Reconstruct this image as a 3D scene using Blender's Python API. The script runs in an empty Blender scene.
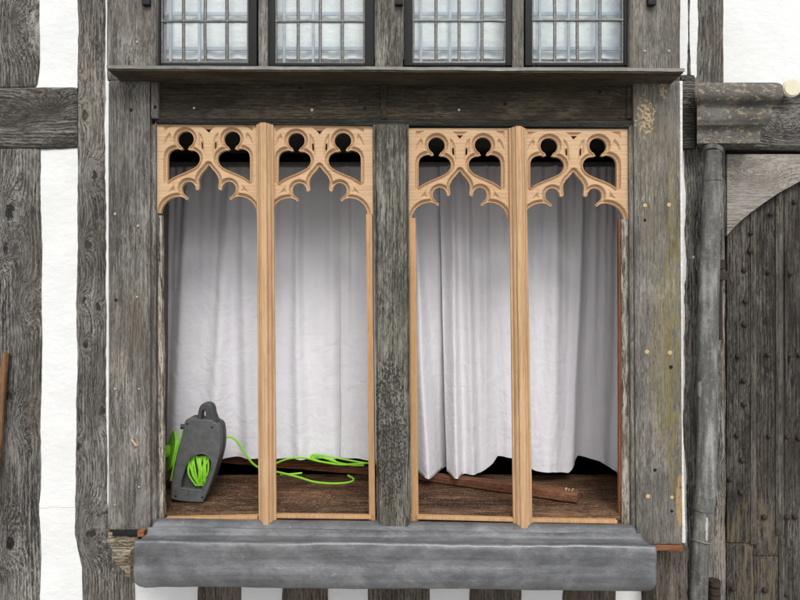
import bpy, bmesh, math, random
import numpy as np
from mathutils import Vector, noise as mn
R = math.radians
random.seed(7)
SC = bpy.context.scene
COL = SC.collection
# ------------------------------------------------------------ camera, sky, sun, exposure
D = 2.311            # camera to the front plane of the bay (y = 0)
F = 577.8            # focal length in photo pixels (800 wide)
H = 1.65
cam = bpy.data.objects.new('camera', bpy.data.cameras.new('camera')); COL.objects.link(cam)
cam.location = (0, -D, H); cam.rotation_euler = (R(90), 0, 0)
cam.data.sensor_width = 36; cam.data.lens = 26.0; cam.data.clip_start = 0.05; cam.data.clip_end = 500
SC.camera = cam
SUN_EL, SUN_AZ = 44, 12        # elevation; azimuth from straight behind the camera, negative = from the left
w = bpy.data.worlds.new('World'); SC.world = w; w.use_nodes = True
nt = w.node_tree; nt.nodes.clear()
sky = nt.nodes.new('ShaderNodeTexSky'); sky.sky_type = 'NISHITA'; sky.sun_disc = False
sky.sun_elevation = R(SUN_EL); sky.sun_rotation = R(180 + SUN_AZ); sky.dust_density = 2.0
tc = nt.nodes.new('ShaderNodeTexCoord')
mp = nt.nodes.new('ShaderNodeMapping'); mp.inputs['Scale'].default_value = (1, 1, 2.2)
cn = nt.nodes.new('ShaderNodeTexNoise'); cn.inputs['Scale'].default_value = 2.3; cn.inputs['Detail'].default_value = 7
cr = nt.nodes.new('ShaderNodeValToRGB'); cr.color_ramp.elements[0].position = .33; cr.color_ramp.elements[1].position = .55
mx = nt.nodes.new('ShaderNodeMix'); mx.data_type = 'RGBA'; mx.inputs[7].default_value = (8.2, 8.3, 8.5, 1)
bg = nt.nodes.new('ShaderNodeBackground'); bg.inputs['Strength'].default_value = 0.12
wo = nt.nodes.new('ShaderNodeOutputWorld')
L = nt.links.new
L(tc.outputs['Generated'], mp.inputs['Vector']); L(mp.outputs[0], cn.inputs['Vector']); L(cn.outputs['Fac'], cr.inputs[0])
L(cr.outputs[0], mx.inputs[0]); L(sky.outputs[0], mx.inputs[6]); L(mx.outputs[2], bg.inputs['Color']); L(bg.outputs[0], wo.inputs[0])
sl = bpy.data.lights.new('sun', 'SUN'); sl.energy = 2.0; sl.angle = R(26); sl.color = (1, .96, .90)
so = bpy.data.objects.new('sun', sl); COL.objects.link(so)
d = Vector((math.sin(R(SUN_AZ)) * math.cos(R(SUN_EL)), -math.cos(R(SUN_AZ)) * math.cos(R(SUN_EL)), math.sin(R(SUN_EL))))
so.rotation_euler = d.to_track_quat('Z', 'Y').to_euler()
SC.view_settings.view_transform = 'Standard'; SC.view_settings.look = 'None'
SC.view_settings.exposure = 0.20; SC.view_settings.gamma = 1; SC.view_settings.use_curve_mapping = False

# ------------------------------------------------------------ measuring helpers
def P(px, py, y=0.0):            # photo measurement -> metres at depth y
    s = (D + y) / F
    return Vector(((px - 400) * s, y, H + (300 - py) * s))
def X(px, y=0.0): return (px - 400) * (D + y) / F
def Z(py, y=0.0): return H + (300 - py) * (D + y) / F

# ------------------------------------------------------------ objects, tags
def obj(name, bm, mat, parent=None, smooth=True, label=None):
    me = bpy.data.meshes.new(name)
    if isinstance(bm, bmesh.types.BMesh):
        bm.to_mesh(me); bm.free()
    else:
        me.from_pydata(bm[0], [], bm[1])
    me.update()
    return link(name, me, mat, parent, smooth, label)
def link(name, me, mat, parent=None, smooth=True, label=None):
    if mat is not None and not me.materials: me.materials.append(mat)
    if smooth:
        me.polygons.foreach_set('use_smooth', [True] * len(me.polygons))
        me.set_sharp_from_angle(angle=R(38))
    o = bpy.data.objects.new(name, me); COL.objects.link(o)
    if parent is not None:
        o.parent = parent
        off = Vector((0, 0, 0)); p = parent
        while p: off += p.location; p = p.parent
        me.transform(__import__('mathutils').Matrix.Translation(-off))
    if label: o['label'] = label
    return o
def thing(name, label, cat, loc=(0, 0, 0), group=None):
    o = bpy.data.objects.new(name, None); COL.objects.link(o); o.location = loc; o.empty_display_size = .1
    return tag(o, label, cat, group)
def tag(o, label, cat, group=None):
    o['label'] = label; o['category'] = cat
    if group: o['group'] = group
    return o
def struct(o): o['kind'] = 'structure'; return o

# ------------------------------------------------------------ materials
class NT:
    def __init__(s, name):
        s.m = bpy.data.materials.new(name); s.m.use_nodes = True; s.t = s.m.node_tree
        s.b = s.t.nodes['Principled BSDF']; s.out = s.t.nodes['Material Output']
        g = s.t.nodes.new('ShaderNodeNewGeometry'); s.pos = g.outputs['Position']; s.geo = g
    def n(s, typ, ins=None, **kw):
        q = s.t.nodes.new('ShaderNode' + typ)
        for k, v in kw.items(): setattr(q, k, v)
        for k, v in (ins or {}).items():
            if hasattr(v, 'is_output') or isinstance(v, bpy.types.NodeSocket): s.t.links.new(v, q.inputs[k])
            else: q.inputs[k].default_value = v
        return q
    def math(s, op, a, b=None, c=None, clamp=False):
        ins = {0: a}
        if b is not None: ins[1] = b
        if c is not None: ins[2] = c
        q = s.n('Math', ins, operation=op); q.use_clamp = clamp; return q.outputs[0]
    def map(s, v, sc=(1, 1, 1), loc=(0, 0, 0), rot=(0, 0, 0)):
        return s.n('Mapping', {'Vector': v, 'Scale': sc, 'Location': loc, 'Rotation': rot}).outputs[0]
    def noise(s, v, sc, det=4, rough=.55, dist=0):
        return s.n('TexNoise', {'Vector': v, 'Scale': sc, 'Detail': det, 'Roughness': rough, 'Distortion': dist}).outputs['Fac']
    def ramp(s, f, stops, interp='LINEAR'):
        q = s.n('ValToRGB', {'Fac': f}); cr = q.color_ramp; cr.interpolation = interp
        while len(cr.elements) < len(stops): cr.elements.new(.5)
        for e, (p, c) in zip(cr.elements, stops):
            e.position = p; e.color = (c, c, c, 1) if isinstance(c, (int, float)) else (*c, 1)
        return q.outputs[0]
    def mix(s, f, a, b, mode='MIX'):
        q = s.n('Mix', data_type='RGBA', blend_type=mode)
        for i, v in ((0, f), (6, a), (7, b)):
            if isinstance(v, bpy.types.NodeSocket): s.t.links.new(v, q.inputs[i])
            else: q.inputs[i].default_value = v if i == 0 else (*v, 1)
        return q.outputs[2]
    def smooth(s, v, a, b):
        q = s.n('MapRange', {0: v, 1: a, 2: b, 3: 0.0, 4: 1.0}, interpolation_type='SMOOTHSTEP'); return q.outputs[0]
    def fin(s, col, rough=.8, bump=None, bstr=.5, bdist=.003, spec=.3, metal=0):
        for k, v in (('Base Color', col), ('Roughness', rough), ('Metallic', metal), ('Specular IOR Level', spec)):
            if isinstance(v, bpy.types.NodeSocket): s.t.links.new(v, s.b.inputs[k])
            else: s.b.inputs[k].default_value = (*v, 1) if k == 'Base Color' else v
        if bump is not None:
            q = s.n('Bump', {'Height': bump, 'Strength': bstr, 'Distance': bdist})
            s.t.links.new(q.outputs[0], s.b.inputs['Normal'])
        return s.m

def wood(name, dark, mid, light, axis='Z', seed=0.0, crack=1.0, rings=.5, knot=.6, fibre=1.0, fresh=False,
         stains_tones=(), knots=(), big=1.0, bstr=.8, rough=.85, contrast=1.0, tilt=0, warp=.018):
    s = NT(name)
    v = s.map(s.pos, loc=(seed * 3.17, seed * 1.3, seed * 7.1))
    if axis == 'X': v = s.map(v, rot=(0, R(90), 0))
    if axis == 'Y': v = s.map(v, rot=(R(90), 0, 0))
    if tilt: v = s.map(v, rot=(0, R(tilt), 0))
    # slow wander of the grain
    wn = s.n('TexNoise', {'Vector': s.map(v, (1, 1, .32)), 'Scale': 5.0, 'Detail': 3})
    off = s.n('VectorMath', {0: wn.outputs['Color'], 1: (.5, .5, .5)}, operation='SUBTRACT').outputs[0]
    off = s.n('VectorMath', {0: off, 1: (warp * 2.4, warp * 2.4, 0)}, operation='MULTIPLY').outputs[0]
    vw = s.n('VectorMath', {0: v, 1: off}, operation='ADD').outputs[0]
    # knots push the grain aside
    kv = s.n('TexVoronoi', {'Vector': s.map(v, (1, .25, .42)), 'Scale': 4.6}, feature='F1').outputs['Distance']
    kd = s.math('SUBTRACT', 1.0, s.smooth(kv, .02, .30))
    kp = s.math('MULTIPLY', s.math('MULTIPLY', kd, kd), .085 * knot)
    core = None
    if knots:
        q_ = s.n('SeparateXYZ', {0: s.pos}).outputs
        for kx, kz, kr, kc in knots:
            yk = .25 if (kx < 107 or kx > 688) else 0
            r_ = kr * (D + yk) / F
            a_, c_ = (q_[0], q_[2]) if axis == 'Z' else (q_[2], q_[0])
            cx_, cz_ = (X(kx, yk), Z(kz, yk)) if axis == 'Z' else (Z(kz, yk), X(kx, yk))
            dx = s.math('DIVIDE', s.math('SUBTRACT', a_, cx_), r_); dz = s.math('DIVIDE', s.math('SUBTRACT', c_, cz_), r_ * 1.9)
            wob_ = s.math('MULTIPLY', s.math('SUBTRACT', s.noise(s.pos, 24, 3), .5), 1.1)
            d2 = s.math('ADD', s.math('ADD', s.math('MULTIPLY', dx, dx), s.math('MULTIPLY', dz, dz)), wob_)
            e_ = s.math('POWER', 2.718, s.math('MULTIPLY', d2, -1.0))
            kp = s.math('ADD', kp, s.math('MULTIPLY', e_, r_ * 1.7))
            if kc:
                m_ = s.math('SUBTRACT', 1.0, s.smooth(d2, kc * .35, kc))
                core = m_ if core is None else s.math('MAXIMUM', core, m_)
    cxyz = s.n('CombineXYZ', {0: kp, 1: kp, 2: 0.0} if axis == 'Z' else {0: 0.0, 1: kp, 2: 0.0}).outputs[0]
    if axis == 'X': cxyz = s.n('CombineXYZ', {0: kp, 1: kp, 2: 0.0}).outputs[0]
    vk = s.n('VectorMath', {0: vw, 1: cxyz}, operation='ADD').outputs[0]
    fib = s.noise(s.map(vk, (1, 1, .10 if not fresh else .04)), 330 if not fresh else 420, 3, .75)
    fib2 = s.noise(s.map(vk, (1, 1, .045)), 95, 5, .72)
    rg = s.n('TexWave', {'Vector': s.map(vk, (1, .6, .06)), 'Scale': 22.0, 'Distortion': 5.0, 'Detail': 3.0, 'Detail Scale': 1.5},
             wave_type='BANDS', bands_direction='X').outputs['Fac']
    blotch = s.noise(s.map(v, (1, 1, .35)), 9, 6, .65)
    f = s.math('ADD', s.math('MULTIPLY', fib, .54 * fibre), s.math('MULTIPLY', fib2, .40))
    f = s.math('ADD', f, s.math('MULTIPLY', rg, .12 * rings))
    f = s.math('ADD', f, s.math('MULTIPLY', blotch, .34))
    base = .64 + .06 * rings
    if fibre != 1.0: base += .23 * (fibre - 1)
    lo, hi = base - .135 / contrast, base + .125 / contrast
    f = s.smooth(f, lo, hi)
    col = s.ramp(f, [(0, dark), (.5, mid), (1, light)])
    # splits along the grain
    cn = s.noise(s.map(vk, (1, 1, .03)), 40, 4, .6)
    cr_ = s.math('ABSOLUTE', s.math('SUBTRACT', cn, .5))
    cm = s.math('SUBTRACT', 1.0, s.smooth(cr_, .003, .018))
    gate = s.smooth(s.noise(s.map(v, (1, 1, .25), loc=(4, 4, 4)), 6, 2), .50, .60)
    cm = s.math('MULTIPLY', cm, gate)
    cm = s.math('MULTIPLY', cm, crack)
    cb = s.noise(s.map(vk, (1, 1, .07)), 190, 3, .6)
    fine = s.math('MULTIPLY', s.math('SUBTRACT', 1.0, s.smooth(cb, .33, .42)), .85 * crack)
    kn = s.math('MULTIPLY', s.math('SUBTRACT', 1.0, s.smooth(kv, .03, .065)), min(1, knot))
    dk = s.math('MAXIMUM', cm, kn)
    if core is not None: dk = s.math('MAXIMUM', dk, core)
    dk2 = s.math('MAXIMUM', dk, fine)
    deep = tuple(c * (.22 if not fresh else .6) for c in dark)
    col = s.mix(dk2, col, deep)
    if fresh:
        rn = s.n('ObjectInfo').outputs['Random']
        col = s.mix(s.math('MULTIPLY', rn, .30), col, (mid[0] * .80, mid[1] * .74, mid[2] * .62))
        fl = s.smooth(s.noise(s.map(vk, (1, 1, .05)), 150, 3, .6), .56, .64)
        col = s.mix(s.math('MULTIPLY', fl, .28), col, tuple(c * .62 for c in dark))
    if not fresh:
        sp = s.smooth(s.noise(s.map(vk, (1, 1, .16)), 300, 2, .6), .60, .70)
        col = s.mix(s.math('MULTIPLY', sp, .55), col, tuple(min(1, c * 1.35) for c in light))
        bg_ = s.smooth(s.noise(s.map(v, (1, 1, .45), loc=(2, 7, 1)), 5.5, 5, .62), .36, .66)
        col = s.mix(s.math('MULTIPLY', s.math('SUBTRACT', 1.0, bg_), .62 * big), col, tuple(c * .42 for c in mid), 'MIX')
        bl_ = s.smooth(s.noise(s.map(vk, (1, 1, .22), loc=(5, 1, 8)), 16, 5, .7), .54, .72)
        col = s.mix(s.math('MULTIPLY', bl_, .40 * big), col, light)
        tint = s.noise(s.map(v, (1, 1, .3), loc=(9, 2, 5)), 4, 4)
        col = s.mix(s.math('MULTIPLY', s.smooth(tint, .48, .68), .35), col, (mid[0] * 1.0, mid[1] * .84, mid[2] * .66))
    xyz = s.n('SeparateXYZ', {0: s.pos}).outputs
    for st in stains_tones:    # growths, marks and tones with their own place: (cx, cz, rx, rz, colour, freq, lo, hi, stretch, strength)
        cx, cz, rx, rz, c, fr, a, b, stt, k = st
        dx = s.math('POWER', s.math('DIVIDE', s.math('SUBTRACT', xyz[0], cx), rx), 2.0)
        dz = s.math('POWER', s.math('DIVIDE', s.math('SUBTRACT', xyz[2], cz), rz), 2.0)
        g = s.math('SUBTRACT', 1.0, s.math('ADD', dx, dz), clamp=True)
        g = s.smooth(g, 0, .7) if b - a > .035 else s.math('MULTIPLY', g, 1.0)
        nn = s.noise(s.map(s.pos, (1, 1, stt)), fr, 4, .65)
        nn = s.math('ADD', nn, s.math('MULTIPLY', s.math('SUBTRACT', g, 1.0), .5))
        mk = s.smooth(nn, a, b)
        col = s.mix(s.math('MULTIPLY', mk, k), col, c)
    h = s.math('ADD', s.math('MULTIPLY', fib, .5), s.math('MULTIPLY', fib2, .8))
    h = s.math('ADD', h, s.math('MULTIPLY', rg, .25 * rings))
    h = s.math('SUBTRACT', h, s.math('MULTIPLY', dk2, 1.6))
    return s.fin(col, rough, h, bstr, .0035 if not fresh else .0008, .25)

ZL = P(0, 0)
M = {}
M['post_left'] = wood('weathered_oak_outer', (.024, .022, .020), (.125, .118, .108), (.36, .346, .322), seed=1, knot=1.0, rings=.65, knots=[(10, 214, 12, .16), (4, 248, 10, .12), (9, 396, 4, .5), (22, 420, 9, 0), (10, 540, 11, .1), (28, 300, 10, 0), (20, 30, 12, 0)])
M['post_mid'] = wood('weathered_oak_second', (.028, .025, .022), (.145, .137, .124), (.40, .382, .352), seed=2, knot=1.0, warp=.03, rings=.65, knots=[(85, 116, 4, .6), (103, 411, 9, .14), (88, 245, 7, .12), (84, 302, 6, .2), (98, 308, 5, .3), (86, 344, 5, .4), (92, 530, 14, .05), (95, 175, 9, .06), (78, 446, 5, .4)])
M['rail'] = wood('weathered_oak_rail', (.016, .015, .014), (.080, .075, .068), (.27, .256, .235), axis='X', seed=3, knot=.8, rings=.7, warp=.03, knots=[(45, 104, 11, 0), (12, 118, 9, 0), (790, 128, 12, 0)])
M['bay_left'] = wood('bay_oak_left', (.052, .048, .042), (.168, .156, .140), (.35, .332, .305), seed=4, crack=.55, knot=.2, contrast=.95, warp=.006, rings=.2)
YEL = (.20, .165, .060)
M['bay_right'] = wood('bay_oak_right', (.065, .060, .052), (.195, .184, .162), (.38, .362, .325), seed=5, crack=.45, knot=.15, contrast=.95, warp=.006, rings=.2,
    stains_tones=[(X(672), Z(330), .05, 1.0, YEL, 60, .36, .60, .25, .7), (X(663), Z(90), .04, .09, (.50, .37, .21), 95, .47, .49, .9, .9),
            (X(660), Z(370), .07, .5, (.24, .19, .07), 140, .42, .6, .5, .55),
            (X(646), Z(116), .08, .18, (.50, .37, .21), 95, .47, .49, .9, .9),
            (X(680), Z(500), .02, .16, (.42, .26, .11), 80, .36, .50, .3, .8)])
M['mid_post'] = wood('bay_oak_centre', (.040, .037, .031), (.155, .147, .124), (.36, .345, .30), seed=6, crack=.8, knot=.25, contrast=1.0, warp=.006, rings=.2,
    stains_tones=[(X(390), Z(430), .10, .45, (.022, .022, .022), 150, .44, .56, .6, .85),
            (X(390), Z(120), .1, .35, (.06, .055, .045), 60, .35, .6, .5, .7)])  # second entry: darker tone around the head of the centre post
M['lintel'] = wood('dark_oak_lintel', (.014, .011, .007), (.046, .037, .025), (.105, .088, .062), axis='X', seed=7, crack=.4, knot=.2, rings=.3, contrast=.8, warp=.008,
    stains_tones=[(X(560), Z(105), .35, .06, (.12, .095, .062), 14, .42, .66, 2.5, .55), (X(230), Z(112), .45, .03, (.10, .088, .066), 16, .40, .66, 3, .5)])
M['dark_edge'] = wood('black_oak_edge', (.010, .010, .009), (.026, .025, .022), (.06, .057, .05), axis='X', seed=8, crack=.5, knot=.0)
M['ledge'] = wood('ledge_underside_oak', (.035, .028, .018), (.085, .070, .046), (.15, .13, .09), axis='X', seed=9, crack=.3, knot=.1)
M['new_oak'] = wood('fresh_oak', (.42, .255, .135), (.53, .34, .19), (.61, .41, .245), seed=10, crack=0.0, knot=0, fresh=True, rough=.6, bstr=.3, warp=.01, rings=.7, contrast=.85)
M['new_oak_h'] = wood('fresh_oak_tracery', (.49, .32, .185), (.585, .40, .245), (.65, .46, .295), axis='X', seed=11, crack=0.0, knot=0, fresh=True, rough=.62, bstr=.25, warp=.01, rings=.8, contrast=.75)
M['orange_oak'] = wood('fresh_oak_orange', (.40, .225, .105), (.50, .295, .15), (.57, .355, .19), seed=12, crack=0.0, knot=0, fresh=True, rough=.6, bstr=.3, warp=.008, contrast=.85)
M['red_edge'] = wood('reddish_oak_edge', (.13, .045, .02), (.24, .085, .035), (.36, .15, .07), seed=13, crack=.1, knot=0, fresh=True, bstr=.5)
M['flaky'] = wood('flaking_old_jamb', (.06, .045, .03), (.22, .19, .15), (.46, .43, .38), seed=14, crack=1.0, knot=.3, contrast=1.5,
    stains_tones=[(X(160), Z(330), .1, 1.2, (.55, .50, .42), 130, .50, .56, .12, .8), (X(627), Z(330), .08, 1.2, (.48, .45, .40), 120, .50, .57, .12, .7)])
M['sill_board'] = wood('rough_sill_board', (.030, .013, .006), (.145, .072, .037), (.32, .19, .11), axis='X', seed=15, crack=.7, knot=.7, contrast=1.15, bstr=1.3, warp=.02,
    stains_tones=[(0, H - .88, 1.6, 3, (.42, .33, .24), 120, .57, .64, 2.5, .6)])
M['batten'] = wood('reddish_batten', (.07, .028, .014), (.15, .062, .031), (.24, .12, .07), axis='X', seed=16, crack=.2, knot=0, fresh=True, bstr=.5)
M['copper'] = wood('copper_brown_slip', (.13, .045, .022), (.24, .10, .05), (.36, .18, .10), axis='X', seed=17, crack=0, knot=0, fresh=True)
M['door'] = wood('weathered_door_oak', (.013, .011, .010), (.052, .047, .041), (.165, .152, .135), seed=18, crack=1.0, knot=.3, contrast=1.1, warp=.008,
    stains_tones=[(X(752, .3), Z(560, .3), .2, .45, (.16, .13, .075), 50, .40, .66, .12, .75)])
M['door_light'] = wood('weathered_door_strip', (.03, .028, .024), (.095, .088, .076), (.22, .205, .18), seed=19, crack=.7, knot=.1, warp=.006)
M['spandrel'] = wood('pale_spandrel_oak', (.12, .105, .085), (.29, .268, .238), (.42, .40, .37), axis='X', seed=20, crack=.35, knot=.1, contrast=.8, big=.4, knots=[(760, 175, 12, 0)])
M['wall_low'] = wood('weathered_oak_stud', (.045, .035, .026), (.125, .105, .085), (.23, .20, .17), seed=21, crack=.9, knot=.4)
M['stick'] = wood('brown_stick', (.10, .05, .025), (.20, .105, .055), (.32, .19, .11), seed=22, crack=.2, knot=0, fresh=True)
M['soil'] = wood('splintered_end_grain', (.10, .075, .05), (.32, .26, .18), (.52, .45, .35), axis='X', seed=23, crack=1, knot=.6, contrast=1.4)

def plaster():
    s = NT('white_limewash')
    a = s.noise(s.pos, 7, 6, .6); b = s.noise(s.pos, 60, 4, .6); c = s.noise(s.map(s.pos, (1, 1, .5)), 2.5, 4)
    col = s.ramp(a, [(.3, (.765, .785, .79)), (.7, (.81, .818, .818))])
    col = s.mix(s.math('MULTIPLY', s.smooth(c, .52, .72), .30), col, (.70, .72, .70))
    xyz = s.n('SeparateXYZ', {0: s.pos}).outputs
    ln = s.math('ADD', s.math('SUBTRACT', xyz[2], Z(507, .263)), s.math('MULTIPLY', s.math('SUBTRACT', s.noise(s.pos, 14, 3), .5), .022))
    k = s.math('SUBTRACT', 1.0, s.smooth(s.math('ABSOLUTE', ln), .0006, .0022))
    k = s.math('MULTIPLY', k, s.math('LESS_THAN', xyz[0], X(85, .25)))
    col = s.mix(s.math('MULTIPLY', k, .35), col, (.5, .5, .48))
    gr = s.smooth(s.noise(s.map(s.pos, (1.6, 1, .5)), 30, 6, .7), .60, .72)
    col = s.mix(s.math('MULTIPLY', gr, .16), col, (.50, .50, .47))
    tw = s.noise(s.map(s.pos, (1, 1, 2.2), rot=(0, .5, 0)), 22, 5, .65)
    h = s.math('ADD', s.math('MULTIPLY', a, 2.0), s.math('MULTIPLY', b, .35)); h = s.math('ADD', h, s.math('MULTIPLY', tw, .8))
    h = s.math('SUBTRACT', h, s.math('MULTIPLY', k, .5))
    return s.fin(col, .9, h, .5, .006, .2)
M['plaster'] = plaster()

def lead(name, base, lite, dark, seed=0, lichen=0, rough=.42, metal=.35, axis='X', band=True, marks=(), lf=1.0):
    s = NT(name)
    v = s.map(s.pos, loc=(seed, seed, seed))
    a = s.noise(s.map(v, (.6, 1, 1) if axis == 'X' else (1, 1, .3)), 12, 8, .72, .4)
    b = s.noise(s.map(v, (.04, 1, 1) if axis == 'X' else (1, 1, .08)), 60, 4, .6)
    c = s.noise(v, 120, 3, .6)
    f = s.math('ADD', s.math('MULTIPLY', a, .6), s.math('ADD', s.math('MULTIPLY', b, .28), s.math('MULTIPLY', c, .12)))
    col = s.ramp(f, [(.36, dark), (.50, base), (.64, lite)])
    d2 = s.noise(v, 26, 6, .7)
    scuff = s.smooth(d2, .62, .72)
    col = s.mix(s.math('MULTIPLY', scuff, .45), col, tuple(min(1, q * 1.5) for q in lite))
    xyz = s.n('SeparateXYZ', {0: s.pos}).outputs
    for cx, cz, rx, rz, c_ in marks:
        dx = s.math('POWER', s.math('DIVIDE', s.math('SUBTRACT', xyz[0], cx), rx), 2.0)
        dz = s.math('POWER', s.math('DIVIDE', s.math('SUBTRACT', xyz[2], cz), rz), 2.0)
        g = s.math('SUBTRACT', 1.0, s.math('ADD', dx, dz), clamp=True)
        nn = s.math('ADD', g, s.math('MULTIPLY', s.math('SUBTRACT', s.noise(s.map(s.pos, (1, 1, .5)), 70, 5, .7), .5), 2.4))
        mk = s.math('MULTIPLY', s.smooth(nn, .42, .55), s.smooth(g, 0, .15))
        col = s.mix(mk, col, c_)
    r = rough
    if lichen:
        e = s.noise(s.map(v, (.8, 1, 1.3)), 24 * lf, 6, .72); m = s.smooth(e, .54, .60)
        col = s.mix(s.math('MULTIPLY', m, lichen), col, (.40, .31, .20))
        e2 = s.noise(s.map(v, (1, 1, 1), loc=(3, 3, 3)), 38 * lf, 5, .7)
        col = s.mix(s.math('MULTIPLY', s.smooth(e2, .60, .66), lichen * .8), col, (.40, .39, .34))
        r = .85
    rr = s.ramp(a, [(.3, max(.2, r - .12)), (.7, min(1, r + .15))])
    h = s.math('ADD', a, s.math('MULTIPLY', b, .30)); h = s.math('ADD', h, s.math('MULTIPLY', s.noise(v, 34, 4, .6), .35))
    return s.fin(col, rr, h, .5, .006, .5, metal)
M['lead'] = lead('dressed_lead', (.16, .165, .174), (.245, .252, .264), (.095, .098, .104), 1, rough=.40, metal=.4)
M['lead_pipe'] = lead('old_lead_pipe', (.13, .132, .128), (.36, .36, .345), (.035, .036, .034), 2, lichen=.2, rough=.65, metal=.1, axis='Z', lf=1.6, marks=[(X(702, .12), Z(186, .12), .010, .030, (.6, .58, .5)), (X(699, .12), Z(483, .12), .010, .045, (.36, .355, .33)), (X(709, .12), Z(530, .12), .008, .07, (.5, .49, .45)), (X(704, .12), Z(390, .12), .007, .04, (.38, .375, .35)), (X(706, .12), Z(158, .12), .010, .03, (.5, .52, .47))])
M['hopper'] = lead('mottled_hopper', (.105, .100, .088), (.20, .192, .172), (.045, .043, .038), 3, lichen=.65, rough=.85, metal=0, lf=1.7)
M['ledge_top'] = lead('ledge_cap', (.20, .20, .18), (.34, .33, .30), (.10, .10, .085), 5, rough=.6, metal=.1)

def simple(name, col, rough=.6, metal=0, var=.25, sc=30, bstr=.3, spec=.4):
    s = NT(name)
    a = s.noise(s.pos, sc, 5, .6)
    c = s.ramp(a, [(.3, tuple(q * (1 - var) for q in col)), (.7, tuple(min(1, q * (1 + var)) for q in col))])
    return s.fin(c, rough, a, bstr, .002, spec, metal)
M['iron'] = simple('black_painted_iron', (.005, .006, .007), .65, 0, .3, 60)
M['rust'] = simple('rusty_iron', (.045, .030, .024), .8, .2, .5, 150, .8)
M['came'] = simple('lead_came', (.13, .13, .125), .45, .5, .35, 90, .5)
M['case'] = simple('grey_plastic', (.088, .094, .094), .48, 0, .2, 40, .15)
M['case_dark'] = simple('dark_grey_plastic', (.05, .053, .053), .55, 0, .2, 20, .1)
M['green'] = simple('green_plastic', (.20, .52, .03), .35, 0, .1, 20, .05)
M['cable'] = simple('lime_cable_sheath', (.24, .60, .03), .38, 0, .08, 25, .05)
M['peg'] = simple('pale_oak_peg', (.52, .36, .20), .7, 0, .2, 300, .2)
M['peg_grey'] = simple('grey_screw_head', (.36, .33, .28), .6, .1, .25, 300, .2)
M['black_hole'] = simple('old_nail_hole', (.008, .008, .008), .9, 0, .2, 300, .2)
M['room'] = simple('dim_room_wall', (.022, .020, .019), .9, 0, .2, 5, .2)  # near-black colour puts the room's darkness into its walls, so openings read black
M['cream'] = simple('cream_plastic', (.70, .66, .50), .5, 0, .06, 60, .1)
M['railmetal'] = simple('grey_curtain_rail', (.16, .16, .155), .45, .2, .2, 30, .1)
M['wire'] = simple('old_wire', (.26, .23, .17), .6, .3, .4, 150, .3)
M['bar'] = simple('pale_glazing_bar', (.36, .43, .48), .6, 0, .08, 20, .1)
M['paving'] = simple('grey_paving', (.26, .25, .235), .9, 0, .25, 6, .6)
M['mortar'] = simple('flaked_limewash', (.72, .72, .68), .9, 0, .25, 90, .9)

def cloth(name, base, trans=.35, dirt=0, weave=1.0):
    s = NT(name)
    a = s.noise(s.map(s.pos, (1, 1, .35)), 9, 4); b = s.noise(s.pos, 45, 5, .65); c = s.noise(s.map(s.pos, (1.0, 1, 1.2)), 13, 4, .6, .8)
    st = s.noise(s.map(s.pos, (1, 1, .12), loc=(3, 1, 2)), 7, 3)
    col = s.ramp(a, [(.3, tuple(q * .94 for q in base)), (.7, base)])
    col = s.mix(s.math('MULTIPLY', s.smooth(st, .55, .75), .3 + dirt), col, (base[0] * .98, base[1] * .93, base[2] * .80))
    wv = s.noise(s.map(s.pos, (1, 1, .06)), 300, 2)
    h = s.math('ADD', s.math('MULTIPLY', c, 1.0), s.math('MULTIPLY', b, .30))
    h = s.math('ADD', h, s.math('MULTIPLY', wv, .05 * weave))
    s.fin(col, .9, h, .55, .012, .15)
    s.b.inputs['Sheen Weight'].default_value = .2
    tr = s.n('BsdfTranslucent', {'Color': (*base, 1)})
    mxs = s.n('MixShader', {0: trans}); s.t.links.new(s.b.outputs[0], mxs.inputs[1]); s.t.links.new(tr.outputs[0], mxs.inputs[2])
    s.t.links.new(mxs.outputs[0], s.out.inputs[0])
    return s.m
M['curtain'] = cloth('white_cotton', (.86, .86, .915), .12)
M['curtain_cream'] = cloth('cream_cotton', (.87, .865, .91), .12, .12)
M['net'] = cloth('net_curtain', (.93, .95, .93), .05)

def glass():
    s = NT('old_leaded_glass')
    n1 = s.noise(s.pos, 16, 2)
    bp = s.n('Bump', {'Height': n1, 'Strength': .07, 'Distance': .01}).outputs[0]
    g = s.n('BsdfGlossy', {'Color': (.95, .98, 1, 1), 'Roughness': .02, 'Normal': bp})
    t = s.n('BsdfTransparent', {'Color': (.93, .97, .98, 1)})
    lw = s.n('LayerWeight', {'Blend': .5, 'Normal': bp}).outputs['Facing']
    fr = s.math('ADD', s.math('MULTIPLY', s.math('POWER', lw, 5.0), .85), .13)
    m1 = s.n('MixShader', {0: fr}); s.t.links.new(t.outputs[0], m1.inputs[1]); s.t.links.new(g.outputs[0], m1.inputs[2])
    dn = s.noise(s.pos, 30, 5)
    df = s.n('BsdfDiffuse', {'Color': (.6, .63, .64, 1)})
    m2 = s.n('MixShader', {0: s.math('MULTIPLY', s.smooth(dn, .4, .75), .15)}); s.t.links.new(m1.outputs[0], m2.inputs[1]); s.t.links.new(df.outputs[0], m2.inputs[2])
    s.t.links.new(m2.outputs[0], s.out.inputs[0])
    return s.m
M['glass'] = glass()

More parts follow.
